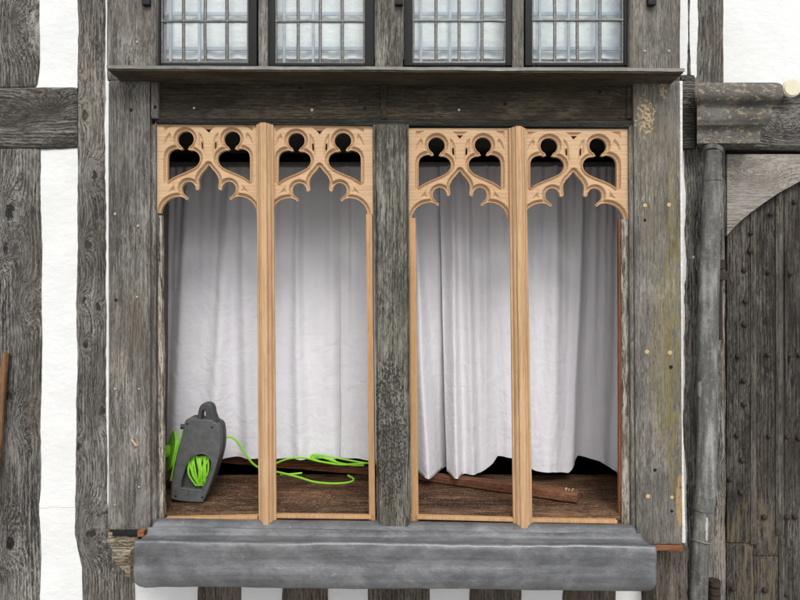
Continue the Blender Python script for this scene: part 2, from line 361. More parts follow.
# ------------------------------------------------------------ shape builders
def interp(pl, t):
    if t <= pl[0][0]: return pl[0][1]
    for (a, b), (c, e) in zip(pl, pl[1:]):
        if t <= c: return b + (e - b) * (t - a) / (c - a)
    return pl[-1][1]
def box_bm(x0, x1, y0, y1, z0, z1, bev=.002, seg=2):
    bm = bmesh.new()
    v = [bm.verts.new((x, y, z)) for z in (z0, z1) for y in (y0, y1) for x in (x0, x1)]
    for f in ((0, 2, 3, 1), (4, 5, 7, 6), (0, 1, 5, 4), (2, 6, 7, 3), (0, 4, 6, 2), (1, 3, 7, 5)): bm.faces.new([v[i] for i in f])
    if bev: bmesh.ops.bevel(bm, geom=bm.edges[:], offset=bev, segments=seg, affect='EDGES', profile=.6)
    return bm
def timber(name, mat, parent, A, B, t0, t1, yf, yb, vertical=True, r=.006, wob=.004, rel=.0022, step=.014, seed=0, label=None, endcut=0.004):
    """Squared oak baulk. A, B: the two long edges as [(t, s)] photo measurements at the depth of its face;
    vertical: t runs down the photo and s across; horizontal: t across and s down."""
    if vertical: T0, T1 = Z(t0, yf), Z(t1, yf)
    else: T0, T1 = X(t0, yf), X(t1, yf)
    n = max(3, int(abs(T1 - T0) / step))
    wmean = abs(A[0][1] - B[0][1]) * (D + yf) / F
    m = max(2, min(26, int(wmean / .009)))
    k = max(1, min(8, int((yb - yf) / .03)))
    verts = []; so = seed * 11.3 + 1.7
    # perimeter in (u in 0..1 across, v in 0..1 deep, corner offset)
    rw = r
    per = []
    for i in range(m + 1): per.append(('f', i / m))
    for i in range(1, k): per.append(('b', i / k))
    for i in range(m, -1, -1): per.append(('k', i / m))
    for i in range(k - 1, 0, -1): per.append(('a', i / k))
    np_ = len(per)
    for j in range(n + 1):
        tt = t0 + (t1 - t0) * j / n; TT = T0 + (T1 - T0) * j / n
        a = interp(A, tt); b = interp(B, tt)
        if vertical: a = X(a, yf); b = X(b, yf)
        else: a = Z(a, yf); b = Z(b, yf)
        sg = 1 if b > a else -1
        a += sg * wob * (mn.noise((TT * 4, so, 1)) * 1.2 + .5 * mn.noise((TT * 23, so, 2)))
        b += sg * wob * (mn.noise((TT * 4, so, 7)) * 1.2 + .5 * mn.noise((TT * 23, so, 8)))
        wd = abs(b - a)
        endr = min(j, n - j)
        pull = endcut if endr == 0 else 0
        for kind, q in per:
            if kind == 'f':
                e = min(q, 1 - q) * wd
                dy = 0
                if e < rw * 1.2: dy = (rw - math.sqrt(max(0, rw * rw - (rw - min(e, rw)) ** 2))) + (0.35 * rw if e < 1e-6 else 0)
                s_ = a + (b - a) * q
                g = mn.noise((s_ * 55 + so, TT * 2.2, so)) * rel + mn.noise((s_ * 9 + so, TT * 3, so + 5)) * rel * 1.3
                y = yf + dy + g + pull
            elif kind == 'k': s_ = a + (b - a) * q; y = yb
            else:
                y = yf + rw + (yb - yf - rw) * q
                s_ = (b if kind == 'b' else a)
                s_ += (sg if kind == 'b' else -sg) * mn.noise((y * 40, TT * 3, so + 9)) * rel
            verts.append((s_, y, TT) if vertical else (TT, y, s_))
    faces = []
    for j in range(n):
        for i in range(np_):
            i2 = (i + 1) % np_
            faces.append((j * np_ + i, j * np_ + i2, (j + 1) * np_ + i2, (j + 1) * np_ + i))
    bm = bmesh.new(); bv = [bm.verts.new(v) for v in verts]
    for f in faces: bm.faces.new([bv[i] for i in f])
    bm.faces.new(bv[:np_]); bm.faces.new(bv[-np_:])
    bmesh.ops.recalc_face_normals(bm, faces=bm.faces[:])
    return obj(name, bm, mat, parent, label=label)
def tube(name, mat, parent, pts, rad, n=10, closed=False, label=None, flat=1.0, sub=6):
    """round bar along a smooth path; rad a number or list"""
    pts = [Vector(p) for p in pts]
    rads = rad if isinstance(rad, (list, tuple)) else [rad] * len(pts)
    path = []; rr = []
    N = len(pts)
    for i in range(N - 1):
        p0 = pts[max(0, i - 1)]; p1 = pts[i]; p2 = pts[i + 1]; p3 = pts[min(N - 1, i + 2)]
        for k in range(sub):
            t = k / sub
            path.append(.5 * ((2 * p1) + (-p0 + p2) * t + (2 * p0 - 5 * p1 + 4 * p2 - p3) * t * t + (-p0 + 3 * p1 - 3 * p2 + p3) * t ** 3))
            rr.append(rads[i] * (1 - t) + rads[i + 1] * t)
    path.append(pts[-1]); rr.append(rads[-1])
    bm = bmesh.new(); rings = []; up = None
    for i, p in enumerate(path):
        tg = (path[min(i + 1, len(path) - 1)] - path[max(i - 1, 0)]).normalized()
        if up is None: up = tg.orthogonal().normalized() if abs(tg.z) < .8 else Vector((0, -1, 0))
        up = (up - tg * up.dot(tg)).normalized(); sd = tg.cross(up)
        rings.append([bm.verts.new(p + (up * math.cos(2 * math.pi * q / n) * flat + sd * math.sin(2 * math.pi * q / n)) * rr[i]) for q in range(n)])
    for a, b in zip(rings, rings[1:]):
        for q in range(n): bm.faces.new((a[q], a[(q + 1) % n], b[(q + 1) % n], b[q]))
    bm.faces.new(rings[0]); bm.faces.new(rings[-1])
    bmesh.ops.recalc_face_normals(bm, faces=bm.faces[:])
    return obj(name, bm, mat, parent, label=label)
def plate(name, mat, parent, loops, y0, y1, bev=.003, mtx=None, label=None, seg=3):
    """solid plate with holes from outlines given in metres (x, z); front at y0, back at y1"""
    cu = bpy.data.curves.new(name, 'CURVE'); cu.dimensions = '2D'; cu.fill_mode = 'BOTH'
    cu.extrude = (y1 - y0) / 2 - bev; cu.bevel_depth = bev; cu.bevel_resolution = seg; cu.offset = -bev
    for lp in loops:
        sp = cu.splines.new('POLY'); sp.points.add(len(lp) - 1); sp.use_cyclic_u = True
        for p, q in zip(sp.points, lp): p.co = (q[0], q[1], 0, 1)
    to = bpy.data.objects.new('tmp', cu); COL.objects.link(to)
    dg = bpy.context.evaluated_depsgraph_get(); dg.update()
    me = bpy.data.meshes.new_from_object(to.evaluated_get(dg)); me.name = name
    bpy.data.objects.remove(to); bpy.data.curves.remove(cu)
    from mathutils import Matrix
    me.transform(Matrix.Translation((0, (y0 + y1) / 2, 0)) @ Matrix.Rotation(R(90), 4, 'X'))
    if mtx: me.transform(mtx)
    me.materials.clear()
    return link(name, me, mat, parent, label=label)
def rough_block(bm, amp, freq, seed):
    for v in bm.verts:
        p = v.co * freq + Vector((seed, seed, seed))
        v.co += Vector((mn.noise(p), mn.noise(p + Vector((9, 0, 0))), mn.noise(p + Vector((0, 9, 0))))) * amp
def catmull(pts, sub=6):
    out = []
    N = len(pts)
    for i in range(N - 1):
        p0 = np.array(pts[max(0, i - 1)], float); p1 = np.array(pts[i], float); p2 = np.array(pts[i + 1], float); p3 = np.array(pts[min(N - 1, i + 2)], float)
        for k in range(sub):
            t = k / sub
            out.append(tuple(.5 * (2 * p1 + (p2 - p0) * t + (2 * p0 - 5 * p1 + 4 * p2 - p3) * t * t + (3 * p1 - p0 - 3 * p2 + p3) * t ** 3)))
    out.append(tuple(pts[-1])); return out

# ============================================================ ground
bm = bmesh.new()
g = 140; 
vs = [bm.verts.new(v) for v in ((-g, -g, 0), (g, -g, 0), (g, g, 0), (-g, g, 0))]; bm.faces.new(vs)
struct(obj('ground', bm, M['paving'], smooth=False))

# ============================================================ main timber framed wall
YW = .25       # face of the wall timbers
YP = .263      # face of the limewashed panels
wall = thing('timber_framed_wall', 'old half-timbered wall of grey oak posts and white limewashed panels behind the bay window', 'wall', (0, .25, 0))
def vpost(L_, R_, t0, t1, mat='post_left', yf=YW, yb=YW + .14, name='timber_post', parent=wall, seed=0, **kw):
    return timber(name, M[mat], parent, L_, R_, t0, t1, yf, yb, True, seed=seed, **kw)
TOP = -190; BOT = Z(0, YW)
PB = 300 + (H - .02) * F / (D + YW)      # photo row of the ground at the wall
vpost([(TOP, -38), (900, -36)], [(TOP, 37), (84, 36), (88, 38), (150, 39), (300, 41), (500, 39), (650, 40)], 148.5, PB, seed=1, label='broad cracked grey oak post at the left edge')
vpost([(TOP, -38), (900, -36)], [(TOP, 38), (60, 38), (80, 36.5), (88, 35)], TOP, 86.5, seed=2)
timber('timber_rail', M['rail'], wall, [(-420, 86), (0, 87), (76, 87)], [(-420, 149), (0, 149), (76, 147)], -420, 76.5, YW - .004, YW + .13, False, seed=3, label='dark horizontal oak rail at upper left')
vpost([(TOP, 76), (147, 77), (300, 76), (480, 75), (500, 74), (535, 74), (555, 78), (575, 82), (700, 84)],
      [(TOP, 104), (100, 104), (210, 104.5), (500, 106), (530, 108), (560, 128), (575, 133), (700, 135)], TOP, PB, 'post_mid', seed=4, wob=.007, label='narrow knotted oak post beside the bay')
for a, b, s_ in ((-190, -110, 5), (-330, -262, 6), (-480, -400, 61)):
    vpost([(0, a)], [(0, b)], 148.5, PB, seed=s_); vpost([(0, a)], [(0, b)], TOP, 86, seed=s_ + 40)
# wall plate above and sill beam below, beyond the picture
timber('wall_plate', M['rail'], wall, [(-600, -230)], [(-600, TOP)], -500, 1320, YW - .02, YW + .15, False, seed=7)
def panel(x0, x1, z0, z1, seed=0, y=YP, name='plaster_panel', label=None):
    a, b = X(x0, y), X(x1, y); c, e = Z(z1, y), Z(z0, y)
    nx = max(2, int((b - a) / .02)); nz = max(2, int((e - c) / .02)); vs = []; fs = []
    for j in range(nz + 1):
        for i in range(nx + 1):
            x = a + (b - a) * i / nx; z = c + (e - c) * j / nz
            ed = min(i, nx - i) / nx * (b - a)
            yy = y + .006 * mn.noise((x * 5, z * 5, seed)) + .002 * mn.noise((x * 30, z * 30, seed)) - .004 * min(1, ed / .03)
            vs.append((x, yy, z))
    nf = len(vs)
    for j in range(nz):
        for i in range(nx):
            p = j * (nx + 1) + i; fs.append((p, p + 1, p + nx + 2, p + nx + 1))
    bm = bmesh.new(); bv = [bm.verts.new(v) for v in vs]
    for f in fs: bm.faces.new([bv[i] for i in f])
    ret = bmesh.ops.extrude_face_region(bm, geom=bm.faces[:])
    for v in [q for q in ret['geom'] if isinstance(q, bmesh.types.BMVert)]: v.co.y = y + .08
    bmesh.ops.recalc_face_normals(bm, faces=bm.faces[:])
    return obj(name, bm, M['plaster'], wall, label=label)
panel(32, 80, TOP, 90, 1, label='white limewashed panel at upper left'); panel(34, 82, 144, PB, 2, label='tall white limewashed panel between two oak posts')
panel(100, 114, TOP, PB, 3)
for i, (a, b) in enumerate(((-114, -34), (-266, -186), (-404, -326))): panel(a, b, 144, PB, 10 + i); panel(a, b, TOP, 90, 20 + i)
# under the bay
studs = [(197, 241), (281, 328), (369, 430), (470, 521), (563, 616)]
low_top = 545
for i, (a, b) in enumerate(studs):
    vpost([(500, a), (600, a), (700, a + 1)], [(500, b), (600, b), (700, b - 1)], low_top, PB, 'wall_low', seed=30 + i, name='timber_stud', wob=.006, yf=YW - .002 * (i % 2))
ed = [130] + [q for s_ in studs for q in s_] + [660]
for i in range(0, len(ed), 2): panel(ed[i] - 4, ed[i + 1] + 4, low_top, PB, 40 + i)
# right of the bay
panel(676, 703, TOP, PB, 60, y=YW + .008)
vpost([(TOP, 687)], [(TOP, 692)], TOP, 92, 'post_mid', seed=50, yf=YW, yb=YW + .1, name='timber_strip', step=.02)
vpost([(TOP, 697), (75, 697), (90, 683.5), (147, 683.5), (480, 684), (530, 685), (600, 685)], [(TOP, 724), (85, 724.5), (150, 726), (700, 727)], TOP, PB, 'post_mid', seed=8, name='timber_post', label='oak post behind the lead downpipe')
timber('timber_rail', M['rail'], wall, [(725, 93), (760, 97), (800, 88), (1300, 87)], [(725, 149), (1300, 151)], 725.5, 1320, YW - .01, YW + .13, False, seed=9, label='dark oak rail over the door')
panel(720, 1300, TOP, 96, 61, label='large white limewashed panel at upper right')
timber('timber_block', M['rail'], wall, [(681, 74)], [(681, 147)], 681.5, 695.5, YW - .05, YW + .08, False, seed=10, wob=.003)
timber('timber_block', M['wall_low'], wall, [(549, 655), (700, 657)], [(549, 689), (570, 687), (600, 689), (700, 689)], 549.5, 700, YW - .12, YW + .1, True, seed=11, wob=.010, rel=.009, label='splintered dark timber under the right bay post')
# spandrel with arch and door posts beyond the frame
arch = [(727, 236), (733, 229), (741, 221), (752, 212), (765, 202.5), (780, 192.5), (800, 181.5), (820, 173), (841, 169)]
arch += [(1682 - x, z) for x, z in arch[::-1][1:]]
ys = .262
out = [(X(x, ys), Z(z, ys)) for x, z in [(727, 154)] + arch + [(955, 154)]]
plate('spandrel_board', M['spandrel'], wall, [out], ys, ys + .05, .003, label='pale grey oak spandrel curved over the door')
bm = box_bm(X(724, .30), X(958, .30), .30, .34, Z(156, .30), Z(146, .30)); obj('gap_shade_strip', bm, M['dark_edge'], wall)  # dark strip added behind the gap under the rail; its colour stands for shade
vpost([(0, 955)], [(0, 1000)], 150, PB, 'post_mid', seed=12)
panel(996, 1090, 144, PB, 62); vpost([(0, 1086)], [(0, 1140)], 150, PB, seed=13); panel(1136, 1300, 144, PB, 63)

# ============================================================ door
YD = .30
door = thing('plank_door', 'weathered grey arched plank door with rows of rusty iron studs at right', 'door', (X(841, YD), YD, 0))
edges = [727.5, 755, 781, 808, 834, 860, 887, 914, 953]
for i, (a, b) in enumerate(zip(edges, edges[1:])):
    ty = 168 if i else 205
    if i < 2:  # upper board and its lower repair board
        cut = 543 if i == 0 else 556
        timber('door_plank', M['door'], door, [(0, a)], [(0, b - .8)], ty, cut, YD + .002 * (i % 2), YD + .035, seed=70 + i, r=.003, wob=.0012, rel=.003)
        timber('door_plank', M['door'], door, [(0, a)], [(0, b - .8)], cut + .6, PB - 5, YD + .004, YD + .035, seed=85 + i, r=.003, wob=.0012, rel=.003, label='browner repair board at the foot of the door')
    else:
        timber('door_plank', M['door'], door, [(0, a)], [(0, b - .8)], ty if i < 7 else 205, PB - 5, YD + .002 * (i % 2), YD + .035, seed=70 + i, r=.003, wob=.0012, rel=.003)
for i, (a, w_, t0, t1) in enumerate(((754.5, 5.5, 208, 545), (780.5, 7, 190, 535), (787.5, 2.5, 188, 900), (807, 6, 175, 900), (833, 7, 165, 900), (860, 6, 165, 900), (886, 7, 180, 900), (913, 6, 205, 900))):
    timber('cover_strip', M['door_light'], door, [(0, a - w_ / 2)], [(0, a + w_ / 2)], t0, min(t1, PB - 5), YD - .012, YD + .004, seed=100 + i, r=.005, wob=.0008, rel=.001)
timber('cover_strip', M['door_light'], door, [(0, 780)], [(0, 787)], 536, PB - 5, YD - .009, YD + .004, seed=120, r=.004, wob=.001, rel=.001)
def stud_me(rx, dep, n=10):
    bm = bmesh.new(); rings = []
    for rr, dd in ((1.0, 0), (1.05, .25), (.85, .7), (.45, .95)):
        rings.append([bm.verts.new((math.cos(2 * math.pi * q / n) * rx * rr * (1 + .08 * math.sin(q * 2.1)), -dd * dep, math.sin(2 * math.pi * q / n) * rx * rr)) for q in range(n)])
    for a, b in zip(rings, rings[1:]):
        for q in range(n): bm.faces.new((a[q], b[q], b[(q + 1) % n], a[(q + 1) % n]))
    bm.faces.new(rings[-1][::-1]); bmesh.ops.recalc_face_normals(bm, faces=bm.faces[:])
    me = bpy.data.meshes.new('stud'); bm.to_mesh(me); bm.free()
    me.polygons.foreach_set('use_smooth', [True] * len(me.polygons)); return me
studm = stud_me(.0125, .012); studm.materials.append(M['rust'])
spots = [(794, 202), (771, 214), (751, 233), (750, 251), (744, 270), (768, 272), (790, 273), (745, 301), (744.5, 324), (738, 356), (768, 355), (789, 355), (799, 355), (744, 380), (744, 404), (737, 435), (769, 436), (787, 437), (799, 438), (742, 460), (727.8 + 2, 479), (741, 492), (764, 517), (787, 517), (795, 517), (733, 589), (765, 590), (786, 594)]
for c in (820, 846, 872, 899): spots += [(c, r_) for r_ in (204, 272, 355, 436, 517, 590)]
zoff = Vector(door.location)
def dots(name, me, pts, y, parent, prefix=None):
    off = Vector((0, 0, 0)); p = parent
    while p: off += p.location; p = p.parent
    for i, q in enumerate(pts):
        o = bpy.data.objects.new(name, me); COL.objects.link(o); o.parent = parent
        o.location = P(q[0], q[1], y) - off
        o.rotation_euler = (0, random.uniform(0, 6.28), 0); k = random.uniform(.85, 1.15); o.scale = (k, 1, k)
dots('door_stud', studm, spots, YD - .004, door)
# iron pintle and lower hinge knuckles
ir = box_bm(X(715, .2), X(728, .2), .20, .27, Z(280, .2), Z(271, .2), .004); obj('hinge', ir, M['rust'], door)
ir = box_bm(X(716, .2), X(727, .2), .21, .27, Z(269.5, .2), Z(259, .2), .006); obj('hinge', ir, M['rust'], door)
for a, b in ((580, 585), (587, 593), (594, 606)):
    tube('hinge', M['rust'], door, [P(714, a, .2), P(714, b, .2)], .026, 14, sub=1)
tube('hinge_rod', M['rust'], door, [P(719.5, 281, .22), P(720, 340, .22)], .011, 8, sub=1)

# ============================================================ lead downpipe
yp = .165
pipe = thing('lead_downpipe', 'old grey lead downpipe with lichen-spotted moulded hopper head between bay and door', 'drainpipe', (X(710, yp), .2, 0))
px = [(713, 151), (713, 160), (712, 178), (710, 230), (708.5, 300), (707.5, 360), (707, 430), (706, 480), (705, 497), (703, 515), (701.5, 535), (699, 580), (698, 640), (698, 800), (698, PB - 8)]
rs = [.034, .034, .036, .038, .040, .040, .040, .041, .042, .040, .037, .038, .039, .039, .039]
pts = [P(a, b, yp) for a, b in px]
tube('pipe', M['lead_pipe'], pipe, pts, rs, 24, sub=10, flat=.75)
for zc, ww in ((176, 1), (508, 0)):
    pass
# flanges (folded seam) down the right side and collar
tube('pipe_seam', M['lead_pipe'], pipe, [P(a + 8.5, b, yp + .012) for a, b in px[2:9]], .009, 8, sub=6)
tube('pipe_collar', M['lead_pipe'], pipe, [P(712, 176, yp), P(712, 181, yp)], .039, 24, flat=.78, sub=1)
tube('pipe_collar', M['lead_pipe'], pipe, [P(705, 496, yp), P(703.3, 510, yp)], [.043, .044], 24, flat=.8, sub=1)
q = [P(701.5 + 9.6 * math.cos(t), 539.5 + 1.0 * math.sin(2 * t), yp - .0) + Vector((0, -.037 * math.sin(t), 0)) for t in np.linspace(0, 2 * math.pi, 25)]
tube('wire_tie', M['wire'], pipe, q, .0028, 6, sub=2)
# hopper: stacked rectangular rings, moulded to the front and right
prof = [(82.5, 778), (83.5, 781), (86, 783.5), (92, 784.5), (97, 783.5), (101, 780), (103.5, 774.5), (105, 772), (107, 772.5), (112, 773), (118, 772.5), (122, 770), (125, 768), (127, 764), (130, 761.5), (133, 760.5), (136, 761), (141, 760.5), (145.5, 760)]
yh = .10
bm = bmesh.new(); rings = []
for j in range(len(prof) - 1):
    for t in (0, .5):
        pz = prof[j][0] * (1 - t) + prof[j + 1][0] * t; pr = prof[j][1] * (1 - t) + prof[j + 1][1] * t
        o_ = (pr - 760) * .0041
        y0 = yh + .060 - o_ * .75; y1 = YW - .006; z = Z(pz, y0); x0 = X(697, y0); x1 = X(pr, y0)
        ring = []
        N = 22
        for i in range(N + 1): ring.append((x0 + (x1 - x0) * i / N, y0 if i < N else y0 + .003, z))
        for i in range(1, 9): ring.append((x1, y0 + (y1 - y0) * i / 8, z))
        xk = X(699, y1)
        ring.append((xk, y1, z))
        for i in range(7, 0, -1): ring.append((x0 + (xk - x0) * i / 8, y0 + (y1 - y0) * i / 8, z))
        vv = []
        for p in ring:
            g = mn.noise((p[0] * 9, p[1] * 9, p[2] * 9)) * .003 + mn.noise((p[0] * 50, p[1] * 50, p[2] * 50)) * .0012
            vv.append(bm.verts.new((p[0] + g * .5, p[1] + g, p[2] + g * .6)))
        rings.append(vv)
for a, b in zip(rings, rings[1:]):
    n = len(a)
    for i in range(n): bm.faces.new((a[i], a[(i + 1) % n], b[(i + 1) % n], b[i]))
bm.faces.new(rings[0]); bm.faces.new(rings[-1]); bmesh.ops.recalc_face_normals(bm, faces=bm.faces[:])
obj('hopper_head', bm, M['hopper'], pipe, label='grey moulded hopper head blotched with orange lichen')
tube('hopper_outlet', M['lead_pipe'], pipe, [P(713, 149.5, yp + .01), P(713, 153, yp)], [.042, .037], 20, sub=2, flat=.8)
# cream cap
bm = bmesh.new(); bmesh.ops.create_cone(bm, cap_ends=True, segments=40, radius1=.0385, radius2=.0385, depth=.022)
bmesh.ops.rotate(bm, verts=bm.verts[:], cent=(0, 0, 0), matrix=__import__('mathutils').Matrix.Rotation(R(90), 3, 'X'))
bmesh.ops.bevel(bm, geom=[e for e in bm.edges if len(e.link_faces) == 2 and abs(e.calc_face_angle()) > 1], offset=.005, segments=3, affect='EDGES')
c = P(791, 88.5, .19)
for v in bm.verts: v.co += c + Vector((0, .0, 0))
tag(obj('pipe_cap', bm, M['cream'], None), 'round cream plastic pipe end beside the hopper head', 'pipe end')

# ============================================================ bay window
bay = thing('bay_window', 'projecting oak bay window under repair with pale new carved tracery and lead sill', 'window', (0, 0, H - 1.1))
LT = 522
def bt(name, mat, A, B, t0, t1, yf, yb, vert=True, **kw): return timber(name, M[mat], bay, A, B, t0, t1, yf, yb, vert, **kw)
bt('corner_post', 'bay_left', [(0, 108), (500, 108), (520, 107), (530, 106.5)], [(0, 149), (540, 150)], 80, 530, 0, .13, seed=200, wob=.001, rel=.0012, r=.004, label='old grey left corner post of the bay')
bt('corner_post', 'bay_right', [(0, 634), (80, 634), (540, 637)], [(0, 680), (545, 683)], 80, 544.5, 0, .13, seed=201, wob=.001, rel=.0012, r=.004, label='old right corner post yellowed with lichen')
# rebated inner edges of the corner posts
bt('post_edge', 'bay_left', [(0, 149.6), (540, 150.6)], [(0, 155), (540, 156)], 124, 527, .012, .06, seed=202, wob=.0008, rel=.001, r=.003)
bt('post_edge', 'bay_right', [(0, 628.5), (540, 632)], [(0, 633.4), (540, 636.4)], 124, 540, .012, .06, seed=203, wob=.0008, rel=.001, r=.003)
bt('old_jamb', 'flaky', [(0, 155.5), (540, 156.5)], [(0, 161), (215, 161), (300, 161.5), (540, 163.5)], 215, 527, .035, .062, seed=204, wob=.003, rel=.003, r=.003, label='flaking old jamb at the left')
bt('old_jamb', 'flaky', [(0, 621.5), (540, 622.5)], [(0, 628), (540, 631.4)], 219, 534, .03, .062, seed=205, wob=.003, rel=.003, r=.003, label='flaking old jamb at the right')
bt('jamb_edge', 'red_edge', [(0, 618.5), (540, 619.5)], [(0, 621.3), (540, 622.3)], 219, 524, .045, .064, seed=206, wob=.001, rel=.001, r=.002, label='thin red-brown strip beside the right jamb')
bt('centre_post', 'mid_post', [(0, 375.5), (540, 379)], [(0, 404.5), (540, 409.5)], 124, 533, -.012, .12, seed=207, wob=.001, rel=.0016, r=.004, label='old grey centre post spotted with black lichen')
bt('centre_post_edge', 'mid_post', [(0, 371.8), (540, 377)], [(0, 375.2), (540, 379)], 124, 527, .008, .12, seed=208, wob=.001, rel=.001, r=.003)
bt('centre_post_edge', 'mid_post', [(0, 404.8), (540, 409.5)], [(0, 407.8), (540, 411.5)], 124, 527, .008, .12, seed=209, wob=.001, rel=.001, r=.003)
# lintel and its dark rebate
bt('lintel', 'lintel', [(155, 80), (640, 80)], [(155, 120.5), (640, 122.5)], 149.5, 633, .022, .13, False, seed=210, wob=.001, rel=.002, label='dark oak lintel under the ledge')
bt('lintel_edge', 'dark_edge', [(155, 118), (640, 120.5)], [(155, 123.2), (640, 127)], 155, 633, .012, .12, False, seed=211, wob=.0012, rel=.001, r=.003)
for a, b in ((150.5, 158), (381, 386.5), (627.5, 633)):
    bt('lintel_bracket', 'lintel' if a > 200 else 'bay_left', [(0, a)], [(0, b)], 80, 118, .004 if a < 200 else .012, .05, seed=212 + a, wob=.001, rel=.001, r=.003)
# ledge: thin weathered board, proud of the posts, with a curled metal capping
def strip(name, mat, pts_px, prof_yz, n=120, wob=.002, seed=0, parent=bay, label=None):
    """sweep a closed (y, z) profile from x0 to x1"""
    x0, x1, zl, zr = pts_px
    bm = bmesh.new(); rings = []
    for i in range(n + 1):
        t = i / n; x = x0 + (x1 - x0) * t; dz = zl + (zr - zl) * t
        ring = []
        for (y, z) in prof_yz:
            ring.append(bm.verts.new((x, y + wob * mn.noise((x * 5, seed, y * 8)), z + dz + wob * (mn.noise((x * 4, seed + 3, 0)) + .5 * mn.noise((x * 17, seed + 3, 0))))))
        rings.append(ring)
    m = len(prof_yz)
    for a, b in zip(rings, rings[1:]):
        for i in range(m): bm.faces.new((a[i], a[(i + 1) % m], b[(i + 1) % m], b[i]))
    bm.faces.new(rings[0]); bm.faces.new(rings[-1]); bmesh.ops.recalc_face_normals(bm, faces=bm.faces[:])
    return obj(name, bm, M[mat], parent, label=label)
zl0 = Z(70.5, -.10)
xl, xr = X(108, -.10), X(683, -.10)
strip('ledge_board', 'ledge', (xl, xr, zl0, Z(73.3, -.10)), [(-.10, 0), (-.10, .014), (.0, .030), (.028, .030), (.028, -.003), (.0, -.003)], seed=1, label='thin weathered drip ledge over the lintel')
strip('ledge_capping', 'ledge_top', (xl - .004, xr + .004, zl0, Z(73.3, -.10)), [(-.104, .006), (-.104, .018), (.0, .036), (.028, .036), (.028, .032), (.0, .031), (-.099, .0145), (-.099, .006)], seed=1, wob=.0035, label='curled grey metal capping on the ledge')
tube('twig', M['black_hole'], bay, [P(533, 66.5, -.09), P(536, 65, -.09), P(540, 66.5, -.09)], .003, 6, label='scrap of black debris on the ledge')
# upper storey of the bay
UT = -150
bt('upper_post', 'bay_left', [(0, 106)], [(0, 155)], UT, 79.5, .0, .13, seed=220, wob=.002, rel=.002)
bt('upper_post', 'bay_right', [(0, 631)], [(0, 681)], UT, 79.5, .0, .13, seed=221, wob=.002, rel=.002)
bt('upper_post', 'mid_post', [(0, 375)], [(0, 403)], UT, 68, .0, .13, seed=222, wob=.002, rel=.002)
bt('upper_mullion', 'bay_right', [(0, 258)], [(0, 267)], UT, 68, .012, .13, seed=223, wob=.001, rel=.001)
bt('upper_mullion', 'bay_right', [(0, 513)], [(0, 524)], UT, 68, .012, .13, seed=224, wob=.001, rel=.001)
bt('upper_lintel', 'lintel', [(100, UT - 45)], [(100, UT)], 106, 681, .0, .14, False, seed=225)
bt('upper_sill', 'ledge', [(100, 66)], [(100, 72)], 150, 640, .03, .14, False, seed=226, wob=.001, rel=.001)
